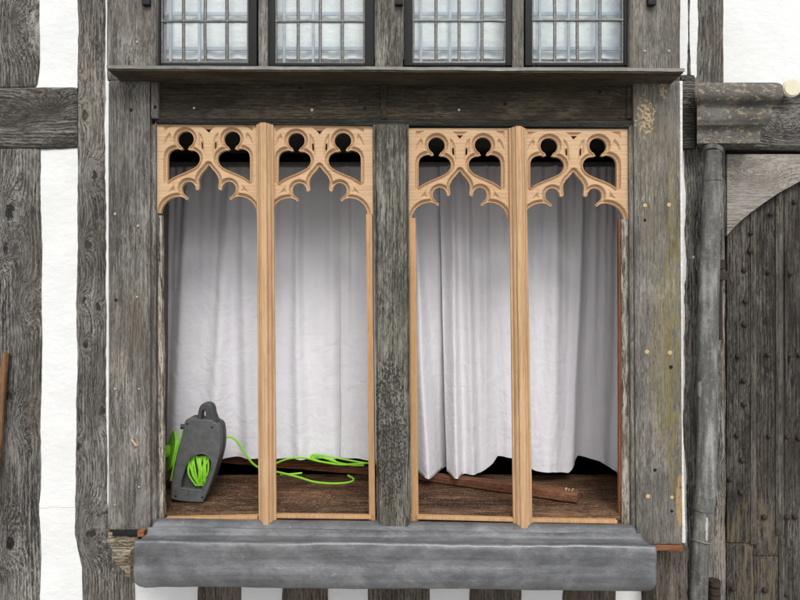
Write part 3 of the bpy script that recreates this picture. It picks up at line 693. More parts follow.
# leaded casements
YC = .045; GT = -147; GB = 63.5
def casement(x0, x1, g0, g1, k, lab):
    off = .0
    fr = bmesh.new()
    def addbox(bm, *a, bev=.003):
        b2 = box_bm(*a, bev=bev); me = bpy.data.meshes.new('t'); b2.to_mesh(me); b2.free(); bm.from_mesh(me); bpy.data.meshes.remove(me)
    t_, b_ = Z(UT + 1, YC), Z(66.8, YC)
    addbox(fr, X(x0, YC), X(g0 - .5, YC), YC - .014, YC + .02, b_, t_)
    addbox(fr, X(g1 + .5, YC), X(x1, YC), YC - .014, YC + .02, b_, t_)
    addbox(fr, X(g0 - .5, YC), X(g1 + .5, YC), YC - .012, YC + .02, b_, Z(GB + .3, YC))
    addbox(fr, X(g0 - .5, YC), X(g1 + .5, YC), YC - .012, YC + .02, Z(GT, YC), t_)
    frame = obj('casement', fr, M['iron'], bay, label=lab)
    # cames
    cm = bmesh.new()
    vx = [g0 + (g1 - g0) * i / 4 for i in range(5)]; hz = [GB - 42.3 * i for i in range(6)]
    jj = random.Random(k)
    for i, v in enumerate(vx):
        me_pts = [Vector((X(v, YC) + .0022 * mn.noise((z * 6, i, k)), YC - .001, z)) for z in np.linspace(Z(GB, YC), Z(GT, YC), 30)]
        rr = .0066 if 0 < i < 4 else .0055
        rings = []
        for p in me_pts:
            rings.append([cm.verts.new(p + Vector((math.cos(a) * rr, math.sin(a) * .0045, 0))) for a in np.linspace(0, 2 * math.pi, 9)[:-1]])
        for a, b in zip(rings, rings[1:]):
            for q_ in range(8): cm.faces.new((a[q_], a[(q_ + 1) % 8], b[(q_ + 1) % 8], b[q_]))
    for j, h in enumerate(hz):
        h += jj.uniform(-.7, .7) + (0 if j else 0)
        rings = []
        for x in np.linspace(X(g0, YC), X(g1, YC), 24):
            p = Vector((x, YC - .003, Z(h, YC) + .002 * mn.noise((x * 12, j, k))))
            rings.append([cm.verts.new(p + Vector((0, math.sin(a) * .0045, math.cos(a) * .0060))) for a in np.linspace(0, 2 * math.pi, 9)[:-1]])
        for a, b in zip(rings, rings[1:]):
            for q_ in range(8): cm.faces.new((a[q_], a[(q_ + 1) % 8], b[(q_ + 1) % 8], b[q_]))
        if 0 < j:      # solder blobs
            for v in vx:
                ret = bmesh.ops.create_icosphere(cm, subdivisions=1, radius=.0085)
                for q_ in ret['verts']: q_.co = Vector((q_.co.x, q_.co.y * .7, q_.co.z)) + Vector((X(v, YC), YC - .003, Z(h, YC)))
    bmesh.ops.recalc_face_normals(cm, faces=cm.faces[:])
    obj('lead_lattice', cm, M['came'], frame)
    gb = bmesh.new()
    for i in range(4):
        for j in range(5):
            ta, tb = jj.uniform(-.012, .012), jj.uniform(-.02, .02)
            xs = (X(vx[i], YC), X(vx[i + 1], YC)); zs = (Z(hz[j], YC), Z(hz[j + 1], YC))
            cx, cz = sum(xs) / 2, sum(zs) / 2
            quad = [gb.verts.new((x, YC + .001 + (x - cx) * ta + (z - cz) * tb, z)) for x, z in ((xs[0], zs[0]), (xs[1], zs[0]), (xs[1], zs[1]), (xs[0], zs[1]))]
            gb.faces.new(quad)
    obj('glass', gb, M['glass'], frame, smooth=False)
    # pale inner glazing bars a hand's breadth behind
    ib = bmesh.new(); yi = .085
    for v in (g0 + 8, g0 + 37, g0 + 65):
        addbox(ib, X(v - 1.2, yi), X(v + 1.2, yi), yi, yi + .012, Z(66, yi), Z(GT, yi), bev=.001)
    for h in (47, 12, -30, -72, -114):
        addbox(ib, X(g0 - 4, yi), X(g1 + 4, yi), yi + .0125, yi + .02, Z(h + 1.8, yi), Z(h - 1.8, yi), bev=.001)
    obj('inner_glazing_bars', ib, M['bar'], frame)
casement(155.5, 257.5, 162, 248.5, 1, 'black iron leaded casement, leftmost of four')
casement(267.5, 374.5, 276, 364.5, 2, 'black iron leaded casement, second from left')
casement(404, 512.5, 413, 505, 3, 'black iron leaded casement, third from left')
casement(524.5, 630.5, 532, 622.5, 4, 'black iron leaded casement, rightmost of four')
for a in (146, 399, 652):
    ir = box_bm(X(a - 4, -.015), X(a + 4, -.015), -.02, .0, Z(5, -.015), Z(-4, -.015), .003); obj('casement_catch', ir, M['iron'], bay)
# closing boards: cheeks, soffits, base of the bay
ir = box_bm(X(109), X(114), .128, YW + .03, Z(578), Z(UT), .002); obj('cheek_board', ir, M['post_mid'], bay)
ir = box_bm(X(675), X(680), .128, YW + .03, Z(540), Z(UT), .002); obj('cheek_board', ir, M['post_mid'], bay)
ir = box_bm(X(114.5), X(674.5), .132, .50, Z(122), Z(64), .002); obj('light_block_floor', ir, M['dark_edge'], bay)  # unseen slab, added to keep upper-window light out of the room below
ir = box_bm(X(106), X(681), -.0, .55, Z(UT - 52), Z(UT - 45.5), .002); obj('bay_roof_board', ir, M['lintel'], bay)
ir = box_bm(X(140), X(648), -.085, YW - .01, Z(572), Z(542), .003); obj('sill_beam', ir, M['ledge'], bay)

# ---- carved tracery
def make_tracery():
    """one pierced head: outlines measured in sixths of a photo pixel, apex at x = 0"""
    U = .675 * .001
    mir = lambda pl: [(-x, y) for x, y in pl][::-1]
    c = np.array((210 - 350, 160)); 
    circ = [(c[0] + 48 * math.cos(t), c[1] + 48 * math.sin(t)) for t in np.linspace(R(115), R(425), 40)]
    tre = circ + catmull([(-122, 215), (-115, 228), (-100, 227), (-78, 236), (-61, 254), (-55, 280), (-64, 307), (-88, 330), (-130, 351), (-180, 372), (-220, 392), (-246, 411)])
    tre += catmull([(-246, 411), (-246, 290), (-243, 255), (-231, 233), (-210, 221), (-185, 218), (-168, 226), (-161, 214)])[1:]
    arch_l = catmull([(-288, 700), (-288, 620), (-278, 570), (-252, 533), (-215, 512), (-170, 507), (-138, 521)]) + \
             catmull([(-138, 521), (-130, 514), (-140, 496), (-156, 480), (-160, 450), (-148, 427), (-125, 416), (-102, 421), (-86, 438), (-79, 458)])[1:] + \
             catmull([(-79, 458), (-63, 464), (-55, 452), (-58, 425), (-58, 400), (-44, 370), (-20, 342), (0, 316)])[1:]
    arch_ = arch_l + mir(arch_l)[1:]
    openings = [tre, mir(tre), arch_]
    thru = [[(-22, 98), (22, 98), (0, 120)]]
    dg = [(-47, 172), (-36, 178), (-33, 205), (-36, 224), (-46, 210)]
    thru += [dg, mir(dg)]
    sunk = [[(-50, 80), (50, 80), (22, 105), (0, 142), (-22, 105)]]
    s1 = catmull([(-62, 118), (-42, 135), (-30, 165), (-25, 205), (-24, 262), (-44, 232), (-60, 205)])
    s2 = [(-268, 76), (-205, 76), (-240, 96), (-268, 126)]
    s3 = catmull([(-232, 118), (-222, 150), (-245, 182), (-270, 200)]) + catmull([(-270, 200), (-258, 152), (-232, 118)])[1:-1]
    s4 = catmull([(-196, 425), (-204, 450), (-196, 474)]) + [(-243, 482)] + catmull([(-243, 482), (-222, 455), (-196, 425)])[1:-1]
    for s_ in (s1, s2, s3, s4): sunk += [s_, mir(s_)]
    st = 2.0
    xs = np.arange(-320, 320 + .1, st); zs = np.arange(60, 604 + .1, st)
    GX, GZ = np.meshgrid(xs, zs); Pn = np.stack([GX.ravel(), GZ.ravel()], 1)
    def sdf(poly):        # positive outside, negative inside
        A_ = np.array(poly, float); B_ = np.roll(A_, -1, 0); dmin = np.full(len(Pn), 1e9); ins = np.zeros(len(Pn), bool)
        for a, b in zip(A_, B_):
            ab = b - a; l2 = ab @ ab
            if l2 < 1e-9: continue
            ap = Pn - a; t = np.clip((ap @ ab) / l2, 0, 1)
            dd = ap - t[:, None] * ab; dmin = np.minimum(dmin, (dd * dd).sum(1))
            cond = (a[1] > Pn[:, 1]) != (b[1] > Pn[:, 1])
            if a[1] != b[1]:
                xi = (b[0] - a[0]) * (Pn[:, 1] - a[1]) / (b[1] - a[1]) + a[0]
                ins ^= cond & (Pn[:, 0] < xi)
        dmin = np.sqrt(dmin); dmin[ins] *= -1
        return dmin
    so_ = np.minimum.reduce([sdf(p) for p in openings]) - 2.5
    for tx, tz, tr in ((134, 515, 8.5), (70, 456, 9), (161, 217, 3.5), (122, 219, 3.5)):
        for sg_ in (-1, 1):
            if tr: so_ = np.maximum(so_, tr - np.hypot(Pn[:, 0] - sg_ * tx, Pn[:, 1] - tz)); st_ = np.minimum.reduce([sdf(p) for p in thru]); sk = np.minimum.reduce([sdf(p) for p in sunk])
    S = np.minimum(so_, st_)
    dmm = so_ * U * 1000
    depth = np.zeros_like(dmm)
    fil, wd, dp = 2.6, 11.2, 5.5
    depth = np.where(dmm < fil, dp, depth)
    t = (dmm - fil) / wd
    tt_ = np.clip(t, 0, 1); hol = dp * (1 - tt_) ** 1.5 + 12.0 * np.sin(math.pi * tt_ ** .85) ** .8
    depth = np.where((dmm >= fil) & (dmm < fil + wd), hol, depth)
    skd = np.clip(-sk * U * 1000 * 1.3, 0, 8.5)
    depth = np.maximum(depth, skd)
    nz, nx = GX.shape; Sg = S.reshape(nz, nx); Dg = depth.reshape(nz, nx) * .001
    verts = []; idx = {}
    def gv(i, j):
        k = (i, j)
        if k not in idx: idx[k] = len(verts); verts.append((xs[j] * U, Dg[i, j], -zs[i] * U))
        return idx[k]
    bidx = {}
    def ev(i, j, i2, j2):
        k = (min((i, j), (i2, j2)), max((i, j), (i2, j2)))
        if k not in bidx:
            a, b = Sg[i, j], Sg[i2, j2]; t = a / (a - b); t = min(max(t, .04), .96)
            solid = Dg[i, j] if a > 0 else Dg[i2, j2]
            bidx[k] = len(verts)
            verts.append(((xs[j] + (xs[j2] - xs[j]) * t) * U, solid, -(zs[i] + (zs[i2] - zs[i]) * t) * U))
        return bidx[k]
    faces = []; bedges = []
    for i in range(nz - 1):
        for j in range(nx - 1):
            cs = [(i, j), (i, j + 1), (i + 1, j + 1), (i + 1, j)]; sg = [Sg[q] > 0 for q in cs]
            if not any(sg): continue
            if all(sg): faces.append([gv(*q) for q in cs]); continue
            poly = []; cross = []
            for a in range(4):
                b = (a + 1) % 4
                if sg[a]: poly.append(gv(*cs[a]))
                if sg[a] != sg[b]: e = ev(*cs[a], *cs[b]); poly.append(e)
            if len(poly) >= 3: faces.append(poly)
    bm = bmesh.new(); bv = [bm.verts.new(v) for v in verts]; bm.verts.ensure_lookup_table()
    for f in faces:
        try: bm.faces.new([bv[i] for i in f])
        except ValueError: pass
    be = [e for e in bm.edges if len(e.link_faces) == 1]
    ret = bmesh.ops.extrude_edge_only(bm, edges=be)
    nv = [v for v in ret['geom'] if isinstance(v, bmesh.types.BMVert)]
    for v in nv: v.co.y = .023
    ne = [e for e in ret['geom'] if isinstance(e, bmesh.types.BMEdge)]
    # back face: flat copy of the front
    cp = {}
    for v in nv: cp[(round(v.co.x, 6), round(v.co.z, 6))] = v
    for f in faces:
        q = []
        for i in f:
            x, y, z = verts[i]; k = (round(x, 6), round(z, 6))
            if k not in cp: cp[k] = bm.verts.new((x, .023, z))
            q.append(cp[k])
        try: bm.faces.new(q[::-1])
        except ValueError: pass
    bmesh.ops.recalc_face_normals(bm, faces=bm.faces[:])
    me = bpy.data.meshes.new('tracery'); bm.to_mesh(me); bm.free()
    me.materials.append(M['new_oak_h'])
    me.polygons.foreach_set('use_smooth', [True] * len(me.polygons)); me.set_sharp_from_angle(angle=R(35))
    return me
trm = make_tracery()
YT = .028
labs = ['pale new oak tracery head, leftmost of four', 'pale new oak tracery head left of the centre post', 'pale new oak tracery head right of the centre post', 'pale new oak tracery head, rightmost of four']
for (ax, ay, sx), lb in zip(((208.3, 163.8 + 1.0, 1.0), (319.4, 166.3, 1.0), (460.0, 170.8, 1.0), (574.0, 171.5, 1.05)), labs):
    o = bpy.data.objects.new('tracery_panel', trm); COL.objects.link(o); o.parent = bay; o['label'] = lb
    # mesh apex sits 316 sixths below its zero line
    o.location = Vector((X(ax, YT), YT, Z(ay, YT) + 316 * .675e-3)) - Vector(bay.location)
    o.scale = (sx, 1, 1)
# ---- new moulded mullions
def mullion(top, bot, zt, zb, mat, lab):
    hw = lambda a, b: (b - a) / 2
    pr = [(-.55, .095), (-.55, .03), (-1, .03), (-1, .024), (-.93, .020), (-.80, .020), (-.74, .0155), (-.66, .009), (-.52, .004), (-.42, .0035), (-.36, -.004), (-.28, -.007), (0, -.0075),
          (.28, -.007), (.36, -.004), (.42, .0035), (.52, .004), (.66, .009), (.74, .0155), (.80, .020), (.93, .020), (1, .024), (1, .03), (.55, .03), (.55, .095)]
    n = 60; vs = []; fs = []; yo = -.006
    for j in range(n + 1):
        t = j / n
        a = top[0] + (bot[0] - top[0]) * t; b = top[1] + (bot[1] - top[1]) * t
        cx = X((a + b) / 2, .016); w2 = hw(a, b) * D / F * .985
        for (u, y) in pr:
            z0 = Z(zt); z1 = Z(zb, y + yo)
            zz1 = Z(zb) + abs(u) * w2 * 1.1 + (0.0 if y < .02 else .0)
            if y > .015: zz1 = Z(zb - 8)
            z = z0 + (zz1 - z0) * t
            vs.append((cx + u * w2, y + yo, z))
    m = len(pr)
    for j in range(n):
        for i in range(m):
            fs.append((j * m + i, j * m + (i + 1) % m, (j + 1) * m + (i + 1) % m, (j + 1) * m + i))
    bm = bmesh.new(); bv = [bm.verts.new(v) for v in vs]
    for f in fs: bm.faces.new([bv[i] for i in f])
    for k in (0, n):
        ring = bv[k * m:(k + 1) * m]
        for i in range(1, m - 2 - 0):
            pass
        bm.faces.new(ring)
    bmesh.ops.recalc_face_normals(bm, faces=bm.faces[:])
    o = obj('mullion', bm, M[mat], bay, label=lab); o.data.set_sharp_from_angle(angle=R(14)); return o
mullion((256, 273.5), (258.3, 276.6), 123.5, 535, 'new_oak', 'new moulded oak mullion with pointed foot at left')
mullion((508.5, 526), (513, 533), 127, 542, 'new_oak', 'new moulded oak mullion with pointed foot at right')
def obox(name, mat, x0, x1, y0, y1, z0, z1, bev=.0015, parent=bay, label=None, shear=0):
    bm = box_bm(x0, x1, y0, y1, z0, z1, bev)
    zt = max(z0, z1); zb = min(z0, z1)
    for v in bm.verts: v.co.x += shear * (zt - v.co.z) / (zt - zb)
    return obj(name, bm, M[mat], parent, label=label)
sh = 3.2 * D / F
obox('oak_fillet', 'orange_oak', X(366, .03), X(372.2, .03), .03, .10, Z(526, .03), Z(214, .03), shear=sh, label='new orange oak fillet left of the centre post')
obox('oak_fillet', 'orange_oak', X(408, .03), X(415.5, .03), .03, .10, Z(523, .03), Z(218, .03), shear=sh, label='new orange oak fillet right of the centre post')
# ---- sill board, bead, lead
def sheetbox(name, mat, x0, x1, y0, y1, z, th, parent, nx=120, ny=30, amp=.004, label=None):
    bm = bmesh.new(); g = []
    for j in range(ny + 1):
        row = []
        for i in range(nx + 1):
            x = x0 + (x1 - x0) * i / nx; y = y0 + (y1 - y0) * j / ny
            zz = z + amp * mn.noise((x * 3, y * 25, 3)) + amp * .5 * mn.noise((x * 12, y * 70, 3))
            row.append(bm.verts.new((x, y + (amp * mn.noise((x * 8, 1, 1)) * 2 if j == ny else 0), zz)))
        g.append(row)
    for j in range(ny):
        for i in range(nx): bm.faces.new((g[j][i], g[j][i + 1], g[j + 1][i + 1], g[j + 1][i]))
    ret = bmesh.ops.extrude_face_region(bm, geom=bm.faces[:])
    for v in [q for q in ret['geom'] if isinstance(q, bmesh.types.BMVert)]: v.co.z = z - th
    bmesh.ops.recalc_face_normals(bm, faces=bm.faces[:])
    return obj(name, bm, M[mat], parent, label=label)
ZS = H - .875
sheetbox('sill_board', 'sill_board', X(117), X(673), .042, .585, ZS, .06, bay, label='rough brown inner sill board strewn with crumbs')
for a, b, la, lb_ in ((164, 256.5, 519.5, 517.5), (274.5, 371.5, 516.3, 517.5), (417, 514, 517.5, 520), (530, 619, 520.5, 522)):
    bm = box_bm(X(a), X(b), .016, .040, 0, .0135, .0015)
    for v in bm.verts:
        t = (v.co.x - X(a)) / (X(b) - X(a)); v.co.z += Z(la + (lb_ - la) * t + 3.4)
    obj('sill_bead', bm, M['orange_oak'], bay)
# lead flashing: top slope with welt, nose, apron
def lead_sill():
    x0, x1 = X(134, -.12), X(656, -.12)
    prof = [(.036, 518.5), (.008, 520.0), (-.010, 523.5), (-.024, 529.4), (-.030, 531.0), (-.037, 528.4), (-.044, 528.8), (-.050, 533.4), (-.078, 537.6), (-.094, 540.8), (-.108, 539.6), (-.1185, 541.6), (-.1225, 543.6), (-.1235, 549), (-.125, 556), (-.120, 561.5), (-.1255, 565), (-.126, 578), (-.127, 586)]
    n = 260; bm = bmesh.new(); rows = []
    for i in range(n + 1):
        t = i / n; row = []
        for k, (y, pz) in enumerate(prof):
            xa, xb = x0, x1
            if y > -.115:           # the top slope is narrower at the back, between the posts
                q = (y + .115) / .135
                xa = x0 + q * (X(157) - x0); xb = x1 + q * (X(632) - x1)
            x = xa + (xb - xa) * t
            drop = 5.0 * t + (-1.5 * (1 - t) if k < 7 else 0)
            z = Z(pz + drop, y)
            wv = mn.noise((x * 3.1, k * .35, 5)) * .005 + mn.noise((x * 11, k * .5, 8)) * .0025
            if k in (0, 1): wv *= .5
            yy = y; 
            if k >= 12:
                yy += mn.noise((x * 4, k * .3, 2)) * .006 + mn.noise((x * 14, k * .6, 12)) * .003
                lip = (k - 12) / 6
                # rounded lower corners
                e = min(x - xa, xb - x); r_ = .040
                zb_ = Z(prof[-1][1] + drop, y)
                if k == len(prof) - 1: z += .007 * mn.noise((x * 2.4, 0, 3)) + .003 * mn.noise((x * 9, 0, 3))
                if e < r_:
                    lift = r_ - math.sqrt(max(0, r_ * r_ - (r_ - e) ** 2)); z = max(z, zb_ + lift * .9) if k > 12 else z
                z += wv * (1 - lip) * .6
            else: z += wv * .7
            row.append(bm.verts.new((x, yy, z)))
        rows.append(row)
    for a, b in zip(rows, rows[1:]):
        for k in range(len(prof) - 1): bm.faces.new((a[k], b[k], b[k + 1], a[k + 1]))
    ret = bmesh.ops.extrude_face_region(bm, geom=bm.faces[:])
    for v in [q for q in ret['geom'] if isinstance(q, bmesh.types.BMVert)]: v.co += Vector((0, .003, -.003))
    bmesh.ops.recalc_face_normals(bm, faces=bm.faces[:])
    o = obj('lead_sill', bm, M['lead'], bay, label='dull grey dressed lead sill with folded apron')
    at = o.data.attributes.get('sharp_edge')
    if at: o.data.attributes.remove(at)
    return o
lead_sill()
obox('copper_slip', 'copper', X(640), X(682.5), -.004, .12, Z(550.5), Z(545.6), .001, label='thin copper-brown slip under the right post')
bm = box_bm(X(681.6), X(686.3), .03, .20, Z(546), Z(78), .002)
bmesh.ops.subdivide_edges(bm, edges=[e for e in bm.edges if abs(e.verts[0].co.z - e.verts[1].co.z) > .5], cuts=120)
for v in bm.verts:
    t = (Z(78) - v.co.z); v.co.x += (.012 * max(0, (t - 1.35) / .5) if t > 1.35 else 0) + .0022 * mn.noise((v.co.z * 9, 2, 2)) + .0012 * mn.noise((v.co.z * 50, 4, 2))
obj('limewashed_edge', bm, M['mortar'], bay, label='thin whitewashed edge down the right side of the bay')
obox('iron_strap', 'iron', X(110, -.03), X(139, -.03), -.012, .0, Z(535), Z(529.5), .0015, label='dark strap end under the left post')
obox('corner_wedge', 'copper', X(139.5), X(146), -.02, .05, Z(535), Z(529), .0015)
# corbel under the left post: broken pale end
bm = bmesh.new()
poly = [(108, 531), (139, 536), (139, 577), (127, 577), (117, 566), (112, 552), (107, 541)]
vsf = [bm.verts.new((X(a, .01), .01, Z(b, .01))) for a, b in poly]
f = bm.faces.new(vsf); ret = bmesh.ops.extrude_face_region(bm, geom=[f])
for v in [q for q in ret['geom'] if isinstance(q, bmesh.types.BMVert)]: v.co.y = .2
bmesh.ops.subdivide_edges(bm, edges=bm.edges[:], cuts=5, use_grid_fill=True); bmesh.ops.triangulate(bm, faces=bm.faces[:])
bmesh.ops.subdivide_edges(bm, edges=bm.edges[:], cuts=1, use_grid_fill=True)
rough_block(bm, .010, 22, 4); rough_block(bm, .004, 90, 7)
bmesh.ops.recalc_face_normals(bm, faces=bm.faces[:]); obj('corbel', bm, M['soil'], bay, label='broken pale corbel end under the left post')
# pegs, screws and nail holes
pegm = stud_me(.0090, .0012, 9); pegm.materials.append(M['peg'])
scm = stud_me(.0055, .0012, 8); scm.materials.append(M['peg_grey'])
hom = stud_me(.0060, .0015, 10); hom.materials.append(M['black_hole'])
dots('oak_peg', pegm, [(645, 205.5), (669, 205), (647, 352), (670, 353), (648, 496.5), (672, 497.5)], -.001, bay)
dots('screw_head', scm, [(115, 214), (138, 226), (137, 297), (115, 389), (139, 389), (139, 487), (115, 505), (645, 51), (669, 51), (389, 146), (384, 227), (137, 42)], -.003 + .001, bay)
dots('screw_head', scm, [(194, 108), (312, 110), (459, 110)], .020, bay)
dots('nail_hole', hom, [(398, 225), (672, 511), (645, 220), (671, 367), (387, 500), (402, 502), (131, 110), (655, 470), (116, 300)], -.0015, bay)
dots('nail_hole', hom, [(365, 108), (505, 104), (300, 88), (600, 92)], .020, bay)
dots('nail_hole', hom, [(155, 107)], .003, bay)
tube('bent_nail', M['peg'], bay, [P(131.5, 439.5, -.006), P(136.5, 446, -.008)], .0038, 8, sub=1)

# ============================================================ room behind
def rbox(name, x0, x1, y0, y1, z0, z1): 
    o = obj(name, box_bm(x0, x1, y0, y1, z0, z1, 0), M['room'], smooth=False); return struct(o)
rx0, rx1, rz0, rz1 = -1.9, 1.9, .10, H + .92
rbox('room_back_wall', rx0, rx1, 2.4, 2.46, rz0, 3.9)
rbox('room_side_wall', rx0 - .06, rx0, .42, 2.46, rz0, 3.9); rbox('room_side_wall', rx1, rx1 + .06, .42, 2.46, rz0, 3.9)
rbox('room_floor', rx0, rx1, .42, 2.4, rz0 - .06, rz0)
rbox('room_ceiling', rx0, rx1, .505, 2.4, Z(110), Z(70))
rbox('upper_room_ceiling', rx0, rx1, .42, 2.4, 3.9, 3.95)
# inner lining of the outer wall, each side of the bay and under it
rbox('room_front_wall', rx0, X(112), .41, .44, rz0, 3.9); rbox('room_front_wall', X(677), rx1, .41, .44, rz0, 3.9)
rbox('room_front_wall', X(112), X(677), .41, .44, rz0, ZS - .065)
M['room2'] = simple('bay_lining_wood', (.20, .17, .14), .85, 0, .2, 12, .3)
rbox('bay_lining', X(114.5), X(117), .132, .60, ZS - .06, Z(122)); rbox('bay_lining', X(672.5), X(674.5), .132, .60, ZS - .06, Z(122))

for o in COL.objects:
    if o.name.startswith('bay_lining'): o.data.materials[0] = M['room2']

# ============================================================ curtains
rail = tag(obj('curtain_rail', box_bm(X(120, .5), X(668, .5), .50, .515, Z(166.3, .5), Z(161.8, .5), .002), M['railmetal'], None), 'thin grey curtain rail across the bay above the white curtains', 'curtain rail')
def curtain(x0t, x1t, x0b, x1b, yb_, hem, folds, mat, lab, seed, topz=164.5, gat=22, dy=0.0, hems=None):
    """cloth hung from the rail; folds: (u across 0..1, width, forward metres at the hem, lean)"""
    nx, nz = 220, 110; vs = []; fs = []
    for j in range(nz + 1):
        v = j / nz
        for i in range(nx + 1):
            u = i / nx
            g = (1 - v) ** 2.6
            y = yb_ + .030 * g
            ph = gat * (u + .05 * mn.noise((u * 3.1, seed, 2)) + .035 * mn.noise((u * 9, seed, 4))) + .35 * v * mn.noise((u * 6, seed, 8))
            ga = .5 + 1.3 * abs(mn.noise((u * 7, seed + 3, 0)))
            y += (.0055 * (g ** 1.2) + .0012 * (1 - v)) * ga * .7 * math.sin(math.pi * 2 * ph)
            ud = u + .10 * (1 - v) * mn.noise((u * 2.2, seed, 6)) + .03 * v
            y += .034 * mn.noise((ud * 6 + seed, v * .8, 3)) * (.12 + v)
            y += .007 * mn.noise((ud * 12 + seed, v * 1.3, 9)) * (.3 + .7 * v)
            for (c, w_, a, lean) in folds:
                uu = u - (c + lean * (1 - v))
                amp = a * (.25 + .75 * v ** .8)
                y -= amp * math.exp(-(uu / (w_ * (.45 + .55 * v))) ** 2)
            y += .012 * mn.noise((u * 5 + seed, v * 1.2, seed)) * (.4 + v) + .0022 * mn.noise((ud * 20 + seed, v * 3, seed)) + .0022 * mn.noise((u * 30, v * 20, seed))
            xa = x0t + (x0b - x0t) * v ** 1.3; xb = x1t + (x1b - x1t) * v ** 1.3
            x = X(xa + (xb - xa) * u, yb_) + .004 * mn.noise((u * 9, v * 4, seed + 2))
            zt = Z(topz, .5); zb = hem + .003 * mn.noise((u * 6, 0, seed))
            if hems: zb += Z(interp(hems, u), yb_) - hem
            vs.append((x, y + dy, zt + (zb - zt) * v))
    for j in range(nz):
        for i in range(nx):
            p = j * (nx + 1) + i; fs.append((p, p + 1, p + nx + 2, p + nx + 1))
    bm = bmesh.new(); bv = [bm.verts.new(v) for v in vs]
    for f in fs: bm.faces.new([bv[i] for i in f])
    o = obj('curtain', bm, M[mat], None)
    sm = o.modifiers.new('thickness', 'SOLIDIFY'); sm.thickness = .0012
    tag(o, lab, 'curtain', 'white curtains hanging behind the bay window')
    # doubled hem
    h = bmesh.new(); n0 = int(nz * .955)
    rows = []
    for j in (n0, nz - 3, nz):
        rows.append([h.verts.new(Vector(vs[j * (nx + 1) + i]) + Vector((0, -.0022, -.001 if j == nz else 0))) for i in range(nx + 1)])
    for a, b in zip(rows, rows[1:]):
        for i in range(nx): h.faces.new((a[i], a[i + 1], b[i + 1], b[i]))
    ho = obj('hem', h, M[mat], o); return o
hemz = lambda py, y: Z(py, y)
curtain(128, 342, 122, 346, .50, Z(457, .50), [(.10, .05, .03, .02), (.25, .05, .05, .03), (.42, .045, .05, .05), (.57, .04, .045, -.04), (.70, .06, .03, .03), (.80, .035, .05, -.02), (.95, .04, .03, 0)],
        'curtain', 'white curtain at far left, hanging behind the green cable reel', 1)
curtain(340, 446, 341, 458, .485, Z(462, .485), [(.05, .10, .03, 0), (.35, .12, .04, .02), (.74, .08, .12, -.05), (.98, .08, -.05, .0)], 'curtain_cream', 'white curtain behind the weathered centre post', 2, gat=12, hems=[(0, 456), (.35, 459), (.62, 467), (.80, 471), (.92, 468), (1, 458)])
curtain(440, 524, 446, 530, .475, Z(463, .475), [(.10, .10, .10, .05), (.30, .10, .07, .02), (.45, .07, .03, .1), (.62, .10, -.02, 0), (.9, .1, .02, 0)], 'curtain_cream', 'white curtain with loose front edge left of the right-hand mullion', 3, gat=12, hems=[(0, 468), (.06, 471), (.4, 470), (.55, 463), (.62, 457), (1, 458)])
curtain(520, 632, 520, 624, .49, Z(463, .49), [(.08, .09, .05, .1), (.25, .11, .08, .06), (.47, .06, .05, .10), (.62, .06, -.02, .02), (.80, .08, .03, 0), (.97, .06, .08, -.02)], 'curtain', 'white curtain hanging at the far right of the bay', 4, gat=14, hems=[(0, 462), (.12, 467), (.44, 470), (.50, 464), (.56, 456), (.75, 460), (.93, 471), (1, 472)])
# net curtains upstairs
for i, (a, b, s_) in enumerate(((150, 262, 'first'), (266, 380, 'second'), (398, 518, 'third'), (518, 636, 'fourth'))):
    vs = []; fs = []; nx, nz = 90, 4
    for j in range(nz + 1):
        for q_ in range(nx + 1):
            u = q_ / nx; vs.append((X(a + (b - a) * u, .16), .118 + .0035 * math.sin(u * 21 + i) + .0015 * math.sin(u * 53 + 2 * i), Z(63, .16) + (Z(UT, .16) - Z(63, .16)) * j / nz))
    for j in range(nz):
        for q_ in range(nx):
            p = j * (nx + 1) + q_; fs.append((p, p + 1, p + nx + 2, p + nx + 1))
    tag(obj('net_curtain', (vs, fs), M['net'], None), 'pale net curtain behind the %s leaded casement from the left' % s_, 'net curtain', 'net curtains behind the leaded casements')

# ============================================================ things on the sill
# extension reel
yr = .17
ang = 0
reel = thing('cable_reel', 'grey plastic cable reel with lime green flex standing on the sill at left', 'cable reel', (X(190, yr), yr + .05, ZS + .002))
def rp(cx, cy): return (X(150 + cx / 3.747, yr), Z(380 + cy / 3.747, yr))
body = [(76, 446), (110, 455), (188, 461), (202, 450), (225, 395), (248, 325), (264, 262), (265, 205), (258, 170), (238, 157), (232, 150), (180, 148), (150, 144), (132, 153), (125, 178), (118, 215), (104, 262), (92, 320), (80, 380)]
body = catmull(body + [body[0]], 3)[:-1]
hole = catmull([(112, 406), (117, 372), (132, 325), (149, 293), (171, 279), (199, 275), (220, 286), (232, 308), (230, 336), (218, 367), (201, 402), (190, 416), (112, 406)], 3)[:-1]
# the casing leans a little; base to touch the board
pb = [rp(*q) for q in body]; ph = [rp(*q) for q in hole]
dzr = (ZS + .004) - min(q[1] for q in pb)
pb = [(a, b + dzr) for a, b in pb]; ph = [(a, b + dzr) for a, b in ph]
front = plate('reel_casing', M['case'], reel, [pb, ph], yr, yr + .035, .006)
plate('reel_back_shell', M['case_dark'], reel, [[(a + .002 * 0, b) for a, b in pb]], yr + .0355, yr + .085, .008)
